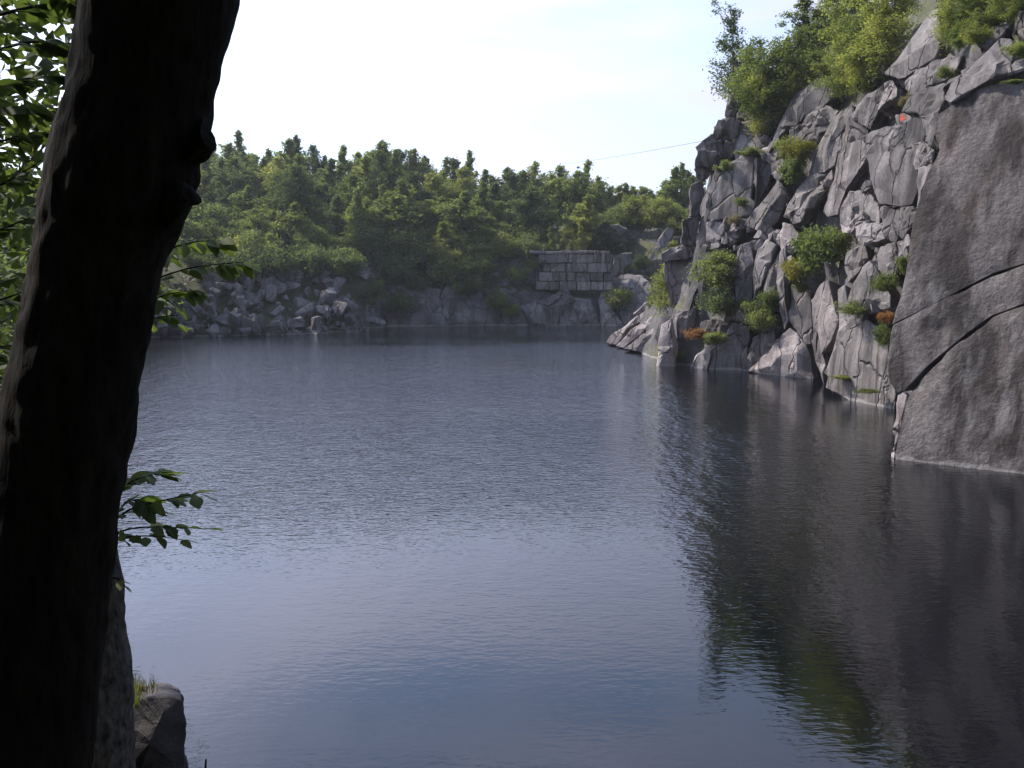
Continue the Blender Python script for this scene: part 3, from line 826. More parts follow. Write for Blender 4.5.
 ([(825, 388), (833, 352), (846, 330), (868, 320), (886, 333), (890, 360), (896, 395), (893, 420), (850, 403), (835, 392)], 'granite_wall', dict(off=0.2, thick=2, bulge=.12)),
 ([(843, 300), (866, 300), (869, 320), (846, 331)], 'granite_deep', dict(off=0.5)),
 ([(728, 318), (734, 303), (744, 312), (750, 322), (735, 322)], 'granite_rose', dict(off=0.6)),
 # pale tongue of slabs running into the water
 ([(606, 343), (612, 335), (640, 314), (656, 303), (659, 311), (635, 325), (616, 345)], 'granite_rose', dict(depth=84, off=1.2, thick=3, tiltx=-.5, tilty=.5)),
 ([(616, 346), (636, 326), (659, 312), (660, 322), (640, 335), (623, 348)], 'granite_rose', dict(depth=81, off=1.2, thick=3, tiltx=-.5, tilty=.4)),
 ([(623, 349), (640, 336), (660, 323), (659, 340), (655, 360), (645, 354), (632, 350)], 'granite_rose', dict(depth=77, off=1.2, thick=3, tiltx=-.4, tilty=.3)),
 ([(634, 314), (645, 304), (652, 301), (657, 303), (641, 313)], 'granite_rose', dict(depth=86, off=1.2, thick=3)),
]
for pts, mat, op in BL:
    op = dict(op)
    nm = 'rock_slab' if op.get('thick', 1.6) >= 2.4 else 'rock_block'
    rock(nm, C, pts, mat, **op)

# red paint mark on a block
p = hit(903, 117)
def disc(name, c, n, r, mat, parent):
    bm = bmesh.new()
    q = n.to_track_quat('Z', 'Y')
    vs = []
    for i in range(14):
        a = i * math.tau / 14
        rad = r * random.uniform(0.75, 1.15)
        vs.append(bm.verts.new(c + q @ Vector((math.cos(a) * rad, math.sin(a) * rad, 0))))
    f = bm.faces.new(vs)
    e = bmesh.ops.extrude_face_region(bm, geom=[f])
    for v in e['geom']:
        if isinstance(v, bmesh.types.BMVert): v.co -= n * 0.12
    bmesh.ops.recalc_face_normals(bm, faces=bm.faces[:])
    return mesh_obj(name, bm_mesh(name, bm, 30), M[mat], parent)

# ------------------------------------------------------------------ loose angular stones
def hull_rock(seed, n=14, sq=(1, 0.8, 0.7)):
    rr = random.Random(seed)
    bm = bmesh.new()
    for i in range(n):
        v = Vector((rr.gauss(0, 1), rr.gauss(0, 1), rr.gauss(0, 1))).normalized()
        v = Vector((max(-0.72, min(0.72, v.x)) * sq[0], max(-0.72, min(0.72, v.y)) * sq[1], max(-0.72, min(0.72, v.z)) * sq[2]))
        bm.verts.new(v * rr.uniform(0.8, 1.05))
    r = bmesh.ops.convex_hull(bm, input=bm.verts[:])
    bmesh.ops.delete(bm, geom=[v for v in bm.verts if not v.link_faces], context='VERTS')
    bm.normal_update()
    return bm_mesh('stone_%d' % seed, bm)
STONES = [hull_rock(100 + i, 12 + i % 5, (1, random.uniform(.6, 1), random.uniform(.5, .95))) for i in range(14)]
for me in STONES: me.materials.append(M['granite'])
STONES_F = [m.copy() for m in STONES]
for me in STONES_F:
    me.materials.clear(); me.materials.append(M['granite_far'])
def stone(name, loc, s, meshes, parent=None):
    o = mesh_obj(name, random.choice(meshes), None, parent, loc)
    o.rotation_euler = (random.uniform(0, 6.28), random.uniform(0, 6.28), random.uniform(0, 6.28))
    k = [s * random.uniform(.8, 1.25) for _ in range(3)]
    o.scale = k
    return o
# broken rock lodged on the cliff's ledges
for i in range(34):
    px, py = random.uniform(706, 780), random.uniform(222, 252)
    h = hit(px, py)
    if h is None: continue
    stone('rock_block', h - ray(px, py).normalized() * 0.35, random.uniform(0.25, 0.62), STONES, C)
for i in range(24):
    px = random.uniform(720, 885); py = random.uniform(130, 330)
    h = hit(px, py)
    if h is None: continue
    stone('rock_block', h - ray(px, py).normalized() * 0.1, random.uniform(0.3, 0.7), STONES, C)

# ------------------------------------------------------------------ far wall: faces, cut-block wall, rubble
FC = far_cliff
FB = [
 ([(385, 331), (395, 300), (430, 298), (470, 297), (492, 300), (501, 329)], 'granite_far', {}),
 ([(501, 329), (493, 300), (484, 291), (505, 288), (520, 305), (531, 328)], 'granite_far', dict(off=.6)),
 ([(520, 305), (545, 298), (568, 290), (575, 300), (560, 315), (556, 328), (531, 328)], 'granite_far', dict(off=.8)),
 ([(543, 303), (556, 295), (569, 287), (572, 289), (557, 300), (548, 305)], 'granite_rose', dict(off=1.3, tilty=.4)),
 ([(557, 328), (562, 306), (575, 298), (590, 300), (598, 315), (601, 328)], 'granite_far', dict(off=.7)),
 ([(598, 300), (604, 286), (612, 290), (613, 310), (626, 328), (602, 328)], 'granite_cut', dict(off=.6)),
 ([(613, 277), (628, 274), (645, 277), (652, 285), (655, 300), (648, 327), (626, 327), (613, 302)], 'granite_far', dict(off=.6)),
 ([(612, 276), (628, 273), (645, 276), (640, 279), (620, 280)], 'granite_cut', dict(off=1.0, tilty=.4)),
 ([(440, 298), (446, 286), (462, 283), (480, 288), (484, 298)], 'granite_far', dict(off=.5)),
 ([(400, 300), (405, 290), (425, 286), (440, 290), (438, 300)], 'granite_far', dict(off=.5)),
 ([(354, 272), (360, 262), (372, 256), (386, 260), (386, 274), (366, 280)], 'granite_cut', dict(off=.8)),
 ([(425, 273), (432, 266), (440, 265), (442, 275), (432, 280)], 'granite_far', dict(off=.5)),
 ([(615, 252), (618, 235), (628, 229), (648, 231), (662, 228), (664, 262), (655, 280), (630, 280), (616, 272)], 'granite_far', dict(depth=127, thick=4)),
 ([(648, 262), (658, 240), (668, 226), (674, 230), (668, 250), (662, 275), (650, 280)], 'granite_far', dict(depth=118, thick=4)),
 ([(612, 277), (613, 255), (622, 253), (631, 254), (631, 264), (624, 268), (623, 278)], 'granite_cut', dict(depth=119, thick=2, bulge=.05)),
 ([(588, 232), (600, 226), (618, 224), (628, 229), (618, 238), (614, 252), (600, 250), (590, 246)], 'granite_far', dict(depth=124, thick=3)),
]
for pts, mat, op in FB:
    op = dict(dict(bv=BV_F, L=.8, amp=0.1), **op)
    rock('rock_face', FC, pts, mat, **op)

# wall of squared blocks
def block_mesh(name, sx, sy, sz, seed):
    rr = random.Random(seed)
    bm = bmesh.new()
    bmesh.ops.create_cube(bm, size=1)
    for v in bm.verts:
        v.co = Vector((v.co.x * sx, v.co.y * sy, v.co.z * sz)) + Vector((rr.uniform(-.07, .05), rr.uniform(-.1, .1), rr.uniform(-.06, .04)))
    bmesh.ops.bevel(bm, geom=bm.edges[:], offset=0.04, segments=1, affect='EDGES')
    return bm_mesh(name, bm, 30)
WD = 116.6
wl, wr_ = W(541, 270, WD), W(612, 270, WD)
zb, zt = W(570, 290, WD).z, W(570, 254, WD).z
wall = empty('block_wall', (0, WD, zb))
tag(wall, 'dry stacked wall of squared granite blocks on the far quarry ledge', 'stone wall')
nc = 4
z = 0.0
ch = (zt - zb) / nc
for r_ in range(nc):
    x = wl.x - (0.6 if r_ == 0 else random.uniform(-.3, .3))
    while x < wr_.x - 0.2:
        w = random.choice([0.55, 0.8, 1.1, 1.5, 1.9, 2.3]) * random.uniform(.85, 1.2)
        w = min(w, wr_.x - x)
        if w > 0.85 and random.random() < 0.25:
            for hh in (0, 1):
                o = mesh_obj('stone_block', block_mesh('stone_block', w - .09, 1.5, ch * .5 - .06, r_ * 99 + int(x * 31) + hh), M['granite_cut'], wall)
                o.location = (x + w / 2, random.uniform(-.1, .1), (r_ + .25 + .5 * hh) * ch)
        else:
            o = mesh_obj('stone_block', block_mesh('stone_block', w - .09, 1.5, ch - .08, r_ * 77 + int(x * 31)), M['granite_cut'], wall)
            o.location = (x + w / 2, random.uniform(-.3, .15), (r_ + .5) * ch)
        x += w
for k in range(5):
    x0 = wl.x - 1.3 + k * (wr_.x - wl.x + 1.0) / 5
    o = mesh_obj('cap_stone', block_mesh('cap_stone', (wr_.x - wl.x + 1.0) / 5 - .07, 2.2, 0.34, 900 + k), M['granite_rose'], wall)
    o.location = (x0 + (wr_.x - wl.x + 1) / 10, 0.1, nc * ch + 0.18 + random.uniform(-.04, .04))

# heap of loose boulders under the trees at the far left corner
def boulder_ok(px, py):
    top = np.interp(px, [150, 200, 240, 300, 330, 355, 375], [300, 285, 272, 266, 280, 300, 322])
    return py > top
nb = 0
tries = 0
while nb < 270 and tries < 4000:
    tries += 1
    px, py = random.uniform(140, 376), random.uniform(262, 338)
    if not boulder_ok(px, py): continue
    h = hit(px, py, BV_F)
    if h is None or h.y > 118: continue
    s = random.choice([.35, .45, .5, .6, .75, .95, 1.2]) * random.uniform(.85, 1.15)
    o = stone('boulder', h + Vector((0, -.25, s * .25)), s, STONES_F)
    tag(o, '%s angular grey granite boulder %s' % ('small' if s < .5 else 'medium' if s < .8 else 'large', 'at the waterline of the rubble heap' if py > 318 else 'on the slope of the rubble heap' if py > 290 else 'near the top of the rubble heap'), 'boulder', 'boulders of the rubble heap')
    nb += 1

# ------------------------------------------------------------------ trees
def tube(bm, path, radii, seg=7, cap=True):
    rings = []
    n = len(path)
    up = Vector((0.13, 0.31, 0.94))
    for i, p in enumerate(path):
        t = (path[min(i + 1, n - 1)] - path[max(i - 1, 0)]).normalized()
        a = t.cross(Vector((0.9, 0.1, 0.2)))
        if a.length < .1: a = t.cross(Vector((0, 1, 0)))
        a.normalize(); b = t.cross(a)
        rings.append([bm.verts.new(p + (a * math.cos(k * math.tau / seg) + b * math.sin(k * math.tau / seg)) * radii[i]) for k in range(seg)])
    for i in range(n - 1):
        for k in range(seg):
            bm.faces.new((rings[i][k], rings[i][(k + 1) % seg], rings[i + 1][(k + 1) % seg], rings[i + 1][k]))
    if cap:
        bm.faces.new(rings[0][::-1]); bm.faces.new(rings[-1])
def leaf_cloud(pts, size, rr, spread):
    """pts: clump centres with radius and count -> vertex/face arrays of small folded leaves"""
    vs, fs = [], []
    for c, rad, cnt in pts:
        for i in range(cnt):
            d = Vector((rr.gauss(0, 1), rr.gauss(0, 1), rr.gauss(0, .8)))
            p = c + d * rad * spread
            s = size * rr.uniform(.6, 1.3)
            a = Vector((rr.gauss(0, 1), rr.gauss(0, 1), rr.gauss(-.2, .7))).normalized()
            b = a.cross(Vector((rr.gauss(0, .6), rr.gauss(0, .6), 1))).normalized()
            k = len(vs)
            fold = a.cross(b) * s * 0.18
            vs += [p - a * s * .6, p + b * s * .36 + fold, p + a * s * .7, p - b * s * .36 + fold]
            fs.append((k, k + 1, k + 2, k + 3))
    return vs, fs
def make_tree(seed, h, width, leaves, leaf, kind, base=0.2, trunk_r=None):
    """returns (trunk mesh, crown mesh), base at the origin"""
    rr = random.Random(seed)
    bm = bmesh.new()
    lean = Vector((rr.uniform(-.05, .05), rr.uniform(-.05, .05), 1))
    n = 9
    path = [Vector((lean.x * h * t + .04 * h * math.sin(t * 5 + seed) * .3, lean.y * h * t + .03 * h * math.sin(t * 4 + seed * 2) * .3, h * t * .97)) for t in np.linspace(0, 1, n)]
    tr = trunk_r or h * 0.014
    tube(bm, path, [tr * (1.15 - t) ** .8 + .008 for t in np.linspace(0, 1, n)], 6)
    clumps = []
    nb = int(16 + h * 2.2)
    for i in range(nb):
        t = base + (1 - base) * (i + rr.random()) / nb
        u = (t - base) / (1 - base)
        if kind == 'cone': prof = (1 - u) ** 1.0 * (0.35 + min(1, u * 5) * .65)
        elif kind == 'round': prof = math.sqrt(max(0.01, 1 - (2 * u - .75) ** 2 / 1.6)) * (1.05 - .35 * u)
        else: prof = (1 - u) ** .75 * (0.5 + min(1, u * 3) * .5) * 1.2
        L = width * .5 * prof * rr.choice([.5, .75, 1.0, 1.35]) * rr.uniform(.85, 1.15)
        a = rr.uniform(0, math.tau)
        k = t * (n - 1)
        p0 = path[int(k)].lerp(path[min(int(k) + 1, n - 1)], k - int(k))
        rise = rr.uniform(.35, 1.2) * L
        p2 = p0 + Vector((math.cos(a) * L, math.sin(a) * L, rise))
        p1 = p0.lerp(p2, .5) + Vector((0, 0, -.08 * L))
        tube(bm, [p0, p1, p2], [tr * .32 * (1.1 - t), tr * .2 * (1.1 - t), .006], 4, False)
        m = max(2, int(L / (width * .5) * 4))
        for q in range(m):
            v = (q + .7) / m
            c = p0.lerp(p2, v) + Vector((rr.gauss(0, .1), rr.gauss(0, .1), rr.gauss(0, .1))) * L * .8
            clumps.append((c, width * rr.uniform(.05, .12) * (1.1 - .72 * u), 1))
    for j in range(14):
        u = .78 + .235 * j / 13
        k = min(u, .999) * (n - 1)
        p0 = path[int(k)].lerp(path[min(int(k) + 1, n - 1)], k - int(k)) + Vector((0, 0, max(0, u - 1) * h))
        clumps.append((p0 + Vector((rr.gauss(0, 1), rr.gauss(0, 1), 0)) * width * .05 * (1.05 - u) * 3, width * (.012 + .09 * (1.02 - u)), 1))
    per = max(4, int(leaves / len(clumps)))
    rm = sum(r for _, r, _ in clumps) / len(clumps)
    clumps = [(c, r, max(2, int(per * rr.uniform(.4, 1.6) * (r / rm) ** 1.6))) for c, r, _ in clumps]
    vs, fs = leaf_cloud(clumps, leaf, rr, 1.0)
    crown = bpy.data.meshes.new('crown')
    crown.from_pydata([tuple(v) for v in vs], [], fs)
    return bm_mesh('trunk', bm, 60), crown
def tree_thing(name, meshes, bark, leafmat, loc, scale, rotz, label, cat, group, sxy=1.0):
    t = empty(name, loc)
    t.rotation_euler = (0, 0, rotz)
    t.scale = (scale * sxy, scale * sxy, scale)
    a = bpy.data.objects.new('trunk', meshes[0]); link(a, t)
    b = bpy.data.objects.new('crown', meshes[1]); link(b, t)
    for o, m in ((a, bark), (b, leafmat)):
        if not o.data.materials: o.data.materials.append(M['bark_far'])
        o.material_slots[0].link = 'OBJECT'
        o.material_slots[0].material = M[m]
    return tag(t, label, cat, group)

FAR_T = [make_tree(200 + i, 10, w * 1.35, 6000, .30, k, b * .55) for i, (w, k, b) in enumerate(
    [(3.9, 'oval', .16), (3.3, 'oval', .2), (4.2, 'round', .2), (3.0, 'cone', .12), (4.6, 'oval', .22), (3.5, 'oval', .12), (3.4, 'cone', .1), (4.0, 'oval', .25)])]
MID_T = [make_tree(300 + i, 6, w * 1.05, 5200, .15, k, b * .5) for i, (w, k, b) in enumerate(
    [(3.6, 'round', .08), (3.0, 'oval', .1), (4.0, 'round', .05), (2.6, 'oval', .12), (3.4, 'round', .12)])]
LABEL_FAR = {
 'leaf_mid': 'mid green leafy birch',
 'leaf_bright': 'light green young birch',
 'leaf_dark': 'dark green broad tree'}
def skyline(px):
    return np.interp(px, [0, 190, 215, 240, 275, 310, 335, 360, 385, 415, 440, 470, 500, 520, 548, 565, 580, 600, 612, 640, 655, 680, 700],
                         [178, 152, 142, 133, 150, 133, 148, 152, 136, 146, 160, 156, 162, 166, 156, 172, 162, 180, 190, 196, 190, 174, 182])
# rows: back row sets the skyline, nearer rows step down
ROWS = ['on the skyline', 'in the middle', 'towards the front', 'at the front edge']
def zone(px):
    return 'above the rubble heap' if px < 380 else 'above the far rock face' if px < 500 else 'behind the block wall' if px < 615 else 'beside the cliff corner'
def far_tree(px, d, top_py, kind=None, leafmat=None, row=0):
    base = W(px, 270, d)
    gz = ground_z(base.x, base.y) - .2
    top = W(px, top_py, d).z
    hgt = top - gz
    if hgt < 1.5: return
    i = kind if kind is not None else random.randrange(8)
    lm = leafmat or random.choices(['leaf_mid', 'leaf_bright', 'leaf_dark'], [5, 3, 3])[0]
    sxy = min(1.6, max(.9, 10 / hgt)) * random.uniform(.85, 1.15)
    nm = {'leaf_mid': 'birch_tree', 'leaf_bright': 'young_birch', 'leaf_dark': 'broad_tree'}[lm]
    tree_thing(nm, FAR_T[i], random.choice(['bark_far', 'bark_birch']), lm, (base.x, base.y, gz), hgt / 10, random.uniform(0, 6.28), '%s %s of the wood %s' % (LABEL_FAR[lm], ROWS[row], zone(px)), 'tree', 'trees of the far wood', sxy)
px = 168
while px < 705:
    far_tree(px, random.uniform(138, 150), skyline(px) + random.choice([-5, 0, 4, 12]) + random.uniform(-3, 5), leafmat=random.choice(['leaf_mid', 'leaf_dark', 'leaf_mid']))
    px += random.uniform(11, 17)
px = 175
while px < 705:
    far_tree(px, random.uniform(129, 137), skyline(px) + random.uniform(6, 42), row=1)
    px += random.uniform(12, 20)
px = 170
while px < 610:
    far_tree(px, random.uniform(122, 128) - max(0, (380 - px)) * .05, skyline(px) + random.uniform(22, 72), row=2)
    px += random.uniform(13, 21)
px = 180
while px < 500:
    far_tree(px, np.interp(px, [180, 380, 500], [107, 117, 120]) + random.uniform(-1, 2), random.uniform(186, 240), leafmat=random.choice(['leaf_mid', 'leaf_bright', 'leaf_dark']), row=3)
    px += random.uniform(14, 24)
px = 598
while px < 704:
    far_tree(px, random.uniform(136, 141), skyline(px) - random.uniform(0, 14), kind=random.choice([0, 3, 5, 6, 7]), leafmat=random.choice(['leaf_mid', 'leaf_bright']))
    px += random.uniform(7, 11)
# bright saplings on the wall's top
for (px, base_py, top_py, lm, w) in [(552, 250, 224, 'leaf_bright', .6), (563, 250, 232, 'leaf_bright', .7), (582, 250, 223, 'leaf_bright', .5), (572, 250, 236, 'leaf_bright', .7)]:
    d = 117.6
    b = W(px, base_py, d)
    hgt = W(px, top_py, d).z - b.z
    tree_thing('sapling', FAR_T[3 if w < .65 else 6], 'bark_far', lm, b - Vector((0, 0, .25)), hgt / 10, random.uniform(0, 6), 'small bright green pointed sapling standing on top of the block wall', 'sapling', 'saplings on the block wall', 1.25)

# --- shrubs
SHRUB = []
def make_shrub(seed, leaves, leaf, flat=1.0):
    rr = random.Random(seed)
    bm = bmesh.new()
    cl = []
    for i in range(16):
        a = rr.uniform(0, math.tau); el = rr.uniform(.25, 1.4)
        L = rr.uniform(.6, 1.05)
        p2 = Vector((math.cos(a) * math.cos(el) * L, math.sin(a) * math.cos(el) * L, math.sin(el) * L * flat))
        tube(bm, [Vector((0, 0, -.1)), p2 * .5 + Vector((0, 0, .05)), p2], [.02, .013, .005], 4, False)
        for q in (.4, .6, .8, 1.0):
            cl.append((p2 * q + Vector((rr.gauss(0, .08), rr.gauss(0, .08), rr.gauss(0, .08))), rr.uniform(.08, .18), int(leaves / 64 * rr.uniform(.4, 1.6))))
    vs, fs = leaf_cloud(cl, leaf, rr, 1.0)
    me = bpy.data.meshes.new('foliage')
    me.from_pydata([tuple(v) for v in vs], [], fs)
    return bm_mesh('stems', bm, 60), me
SHRUB = [make_shrub(400 + i, 3600, .085, [1, .8, 1.2, .7][i]) for i in range(4)]
def shrub(px, py, rx, lm, label, group=None, bv=BV_R, depth=None, name='shrub', cat='shrub', out=0.5, tall=1.0):
    """px,py = centre in the photo, rx = half width in pixels"""
    h = hit(px, py + rx * .6, bv) if depth is None else W(px, py + rx * .6, depth)
    if h is None: return None
    r = rx * 1.3 / FPX * h.y
    loc = h - ray(px, py).normalized() * out
    t = empty(name, loc)
    t.scale = (r, r, r * tall)
    t.rotation_euler = (0, 0, random.uniform(0, 6.28))
    ms = random.choice(SHRUB)
    for nm, me, m in (('stems', ms[0], 'bark_far'), ('foliage', ms[1], lm)):
        o = bpy.data.objects.new(nm, me); link(o, t)
        if not me.materials: me.materials.append(M['bark_far'])
        o.material_slots[0].link = 'OBJECT'
        o.material_slots[0].material = M[m]
    return tag(t, label, cat, group)

def rim(px):
    return 'above the stacked corner blocks' if px < 760 else 'above the rounded dome' if px < 845 else 'above the leaning slabs' if px < 895 else 'beside the pale topped rim block' if px < 945 else 'above the great slab'
S = shrub
S(818, 250, 30, 'leaf_mid', 'large dark green bush hanging on the ledge left of the column', tall=1.15, out=1.2)
S(796, 268, 17, 'leaf_yellow', 'yellowing low bush at the edge of the large green ledge bush', out=1.4)
S(836, 238, 20, 'leaf_mid', 'leafy green bush under the leaning slabs, right of the large ledge bush', out=1.3)
S(800, 153, 13, 'leaf_yellow', 'yellow leaved bush in the cleft between dome and leaning slabs', out=1.4, tall=1.5)
S(792, 170, 15, 'leaf_mid', 'green bush below the yellow bush in the rock cleft', out=1.3, tall=1.3)
S(787, 148, 12, 'leaf_mid', 'green bush beside the yellow bush under the dome', out=1.2, tall=1.3)
S(752, 148, 11, 'leaf_mid', 'low green cushion on the ledge above the flat sawn wall', out=1.1, tall=.5)
S(741, 200, 8, 'leaf_dark', 'small dark tuft growing on the flat sawn wall', out=.8, tall=.8)
S(735, 218, 7, 'dry_grass', 'yellow grassy tuft at the foot of the flat sawn wall', out=.7, cat='plant')
S(726, 166, 8, 'leaf_mid', 'small green bush beside the stacked corner blocks', out=.8)
S(712, 270, 22, 'leaf_mid', 'green bush on the terrace below the dark stacked column', out=.8)
S(716, 300, 19, 'leaf_dark', 'dark round bush above the waterline blocks', out=1.0)
S(722, 258, 16, 'leaf_mid', 'green bush at the foot of the broken rock chute', out=.9)
S(698, 330, 12, 'leaf_rust', 'reddish low bush above the waterline blocks', out=1.0, tall=.7)
S(714, 334, 14, 'leaf_mid', 'green low bush just above the smooth waterline slab', out=1.0, tall=.7)
S(760, 318, 15, 'leaf_mid', 'green bush in the cleft above the dark waterline block', out=.9, tall=1.2)
S(772, 300, 12, 'leaf_mid', 'narrow green bush beside the upright fractured slab', out=.9, tall=1.4)
S(802, 287, 8, 'leaf_bright', 'small bright tuft on top of the streaked recess', out=.9)
S(858, 302, 18, 'leaf_mid', 'green bush below the pyramid shaped block', out=1.2, tall=.7)
S(884, 282, 12, 'leaf_mid', 'green bush in the gap beside the great slab', out=1.4, tall=1.3)
S(886, 316, 9, 'leaf_rust', 'orange red bush against the edge of the great slab', out=1.8, tall=1.0)
S(882, 336, 11, 'leaf_mid', 'green bush under the orange red bush at the great slab', out=1.8, tall=1.6)
S(905, 265, 9, 'leaf_mid', 'small green bush high in the joint beside the great slab', out=1.3, tall=1.5)
S(676, 352, 8, 'leaf_mid', 'low green tuft on the waterline beside the pale tongue', out=.9, depth=67, tall=.6)
S(846, 372, 12, 'leaf_bright', 'thin green spray reaching over the water from the side wall', out=1.2, tall=.35)
S(866, 385, 12, 'leaf_bright', 'lower thin green spray reaching over the water from the side wall', out=1.2, tall=.3)
S(945, 72, 8, 'leaf_mid', 'small green bush in the joint below the rim block', out=1.2, tall=1.3)
S(906, 101, 7, 'dry_grass', 'dry grass tuft near the red mark', out=1.0, cat='plant')
S(1015, 78, 9, 'leaf_dark', 'flat mossy cushion on top of the great slab', out=1.6, tall=.4)
S(1020, 48, 12, 'leaf_mid', 'green bush beside the blocks on top of the great slab', out=1.6)
# tall shrubs in front of the ledge
for (px, base_py, top_py, lm, lab, d) in [
   (670, 318, 240, 'leaf_bright', 'tall light green sapling in front of the dark stacked column', 74),
   (664, 312, 268, 'leaf_mid', 'slim green sapling over the pale tongue of rock', 75),
   (680, 316, 270, 'leaf_bright', 'bushy light green sapling at the root of the pale tongue', 73),
   (652, 310, 285, 'leaf_mid', 'small green sapling at the top of the pale tongue', 82),
   (692, 318, 275, 'leaf_mid', 'green sapling between terrace and waterline blocks', 70.5)]:
    b = W(px, base_py, d)
    hgt = W(px, top_py, d).z - b.z
    tree_thing('sapling', MID_T[1], 'bark_birch', lm, b, hgt / 6, random.uniform(0, 6), lab, 'sapling', None, 1.1)
# far side shrubs
for (px, py, r, lm) in [(622, 295, 16, 'leaf_bright'), (400, 300, 16, 'leaf_dark'), (515, 272, 12, 'leaf_mid'), (418, 282, 12, 'leaf_dark'), (455, 268, 22, 'leaf_mid'), (480, 262, 16, 'leaf_mid'), (498, 300, 12, 'leaf_mid'), (512, 310, 9, 'leaf_bright'), (440, 255, 18, 'leaf_bright'), (395, 262, 20, 'leaf_dark'), (345, 262, 22, 'leaf_dark'), (310, 258, 22, 'leaf_dark'), (270, 258, 22, 'leaf_dark'), (372, 290, 12, 'leaf_dark'), (470, 284, 14, 'leaf_mid'), (415, 250, 20, 'leaf_dark'), (360, 245, 20, 'leaf_dark'), (640, 262, 10, 'leaf_dark'), (600, 244, 10, 'leaf_mid'), (530, 262, 10, 'leaf_mid'), (230, 262, 22, 'leaf_dark')]:
    S(px, py, r, lm, '%s bush growing on the rock ledges %s' % ({'leaf_dark': 'dark green', 'leaf_mid': 'mid green', 'leaf_bright': 'light green'}[lm], zone(px).replace('above', 'at').replace('behind', 'beside')), 'bushes of the far side', BV_F, out=1.0)
for i in range(75):
    px = random.uniform(175, 535)
    py = random.uniform(np.interp(px, [175, 500, 620], [205, 215, 222]), np.interp(px, [175, 300, 400, 520, 620], [262, 256, 268, 246, 240]))
    lm = random.choice(['leaf_dark', 'leaf_mid', 'leaf_mid', 'leaf_bright'])
    S(px, py, random.uniform(11, 20), lm, '%s bush in the undergrowth %s' % ({'leaf_dark': 'dark green', 'leaf_mid': 'mid green', 'leaf_bright': 'light green'}[lm], zone(px)), 'undergrowth bushes of the far wood', BV_F, out=.6)
for i in range(26):
    px = random.uniform(605, 695)
    py = random.uniform(206, 228)
    d = random.uniform(122, 134)
    S(px, py, random.uniform(9, 17), random.choice(['leaf_mid', 'leaf_bright', 'leaf_bright']), 'light green bush in the thicket between block wall and cliff corner', 'thicket bushes by the cliff corner', BV_F, out=.3, depth=d)
for i in range(34):
    px = random.uniform(742, 1020)
    if 888 < px < 946: continue
    py = np.interp(px, [742, 770, 800, 835, 850, 880, 905, 945, 975, 1020], [112, 128, 85, 62, 92, 78, 40, 30, 45, 22]) + random.uniform(-26, 2)
    S(px, py, random.uniform(9, 16), random.choice(['leaf_mid', 'leaf_bright', 'leaf_bright']), 'low green bush on the cliff rim ' + rim(px), 'bushes along the cliff rim', BV_R, out=.5)
for px in (520, 530):
    S(px, 243, 8, 'leaf_yellow', 'yellow orange bush left of the saplings above the block wall', 'yellow bushes above the block wall', BV_F, out=1.0)

# --- trees along the top of the cliff
top_trees = [  # px, base_py, top_py, depth, leaf
 (733, 100, 10, 72, 'leaf_dark'), (745, 112, 48, 71.5, 'leaf_mid'), (757, 122, 40, 71, 'leaf_mid'), (768, 132, 62, 70, 'leaf_bright'),
 (775, 125, 45, 70, 'leaf_mid'), (760, 138, 85, 69, 'leaf_bright'), (784, 112, 35, 70, 'leaf_bright'), (795, 100, 28, 70, 'leaf_mid'),
 (804, 66, -5, 72, 'leaf_dark'), (816, 56, 8, 70, 'leaf_bright'), (828, 52, -12, 70, 'leaf_mid'), (842, 66, 20, 66, 'leaf_bright'),
 (846, 100, 45, 62, 'leaf_mid'), (856, 98, 40, 60, 'leaf_bright'), (850, 70, -15, 68, 'leaf_mid'), (866, 92, 30, 58, 'leaf_bright'),
 (874, 84, 20, 56, 'leaf_mid'), (884, 76, 10, 56, 'leaf_bright'), (868, 60, -25, 66, 'leaf_mid'), (890, 55, -20, 62, 'leaf_bright'),
 (902, 22, -35, 58, 'leaf_mid'), (920, 0, -50, 56, 'leaf_bright'), (948, 50, -5, 48, 'leaf_bright'),
 (958, 55, 8, 46, 'leaf_mid'), (968, 52, 22, 45, 'leaf_bright'), (960, 30, -30, 50, 'leaf_mid'), (980, 22, -40, 48, 'leaf_bright'),
 (1000, 18, -40, 46, 'leaf_mid'), (1015, 30, -20, 44, 'leaf_bright'), (1030, 22, -40, 43, 'leaf_mid'), (840, 45, -30, 76, 'leaf_dark'), (945, 10, -50, 58, 'leaf_dark'), (1005, 5, -60, 55, 'leaf_dark'),
 (1060, 22, -60, 42, 'leaf_bright'), (1110, 8, -80, 40, 'leaf_mid'), (1170, -4, -100, 40, 'leaf_bright'), (1240, -15, -120, 38, 'leaf_mid'), (1320, -30, -130, 36, 'leaf_bright')]
for k, (px, bpy_, tpy, d, lm) in enumerate(top_trees):
    h = hit(px, bpy_)
    b = h if (h is not None and h.y < 110) else W(px, bpy_, d)
    gz = min(ground_z(b.x, b.y) + .1, b.z + .5)
    r0 = W(px, tpy, b.y)
    hgt = r0.z - gz
    if hgt < 1: continue
    nm, lab = {'leaf_mid': ('cliff_tree', 'mid green leafy tree on the cliff top'), 'leaf_bright': ('cliff_birch', 'light yellow green small tree on the cliff top'), 'leaf_dark': ('cliff_oak', 'dark green tree on the cliff top')}[lm]
    tree_thing(nm, MID_T[k % 5], 'bark_far', lm, (b.x, b.y, gz), hgt / 6, random.uniform(0, 6.28), lab + ' ' + rim(px), 'tree', 'trees along the cliff top', min(1.4, 5.6 / max(hgt, 2)))

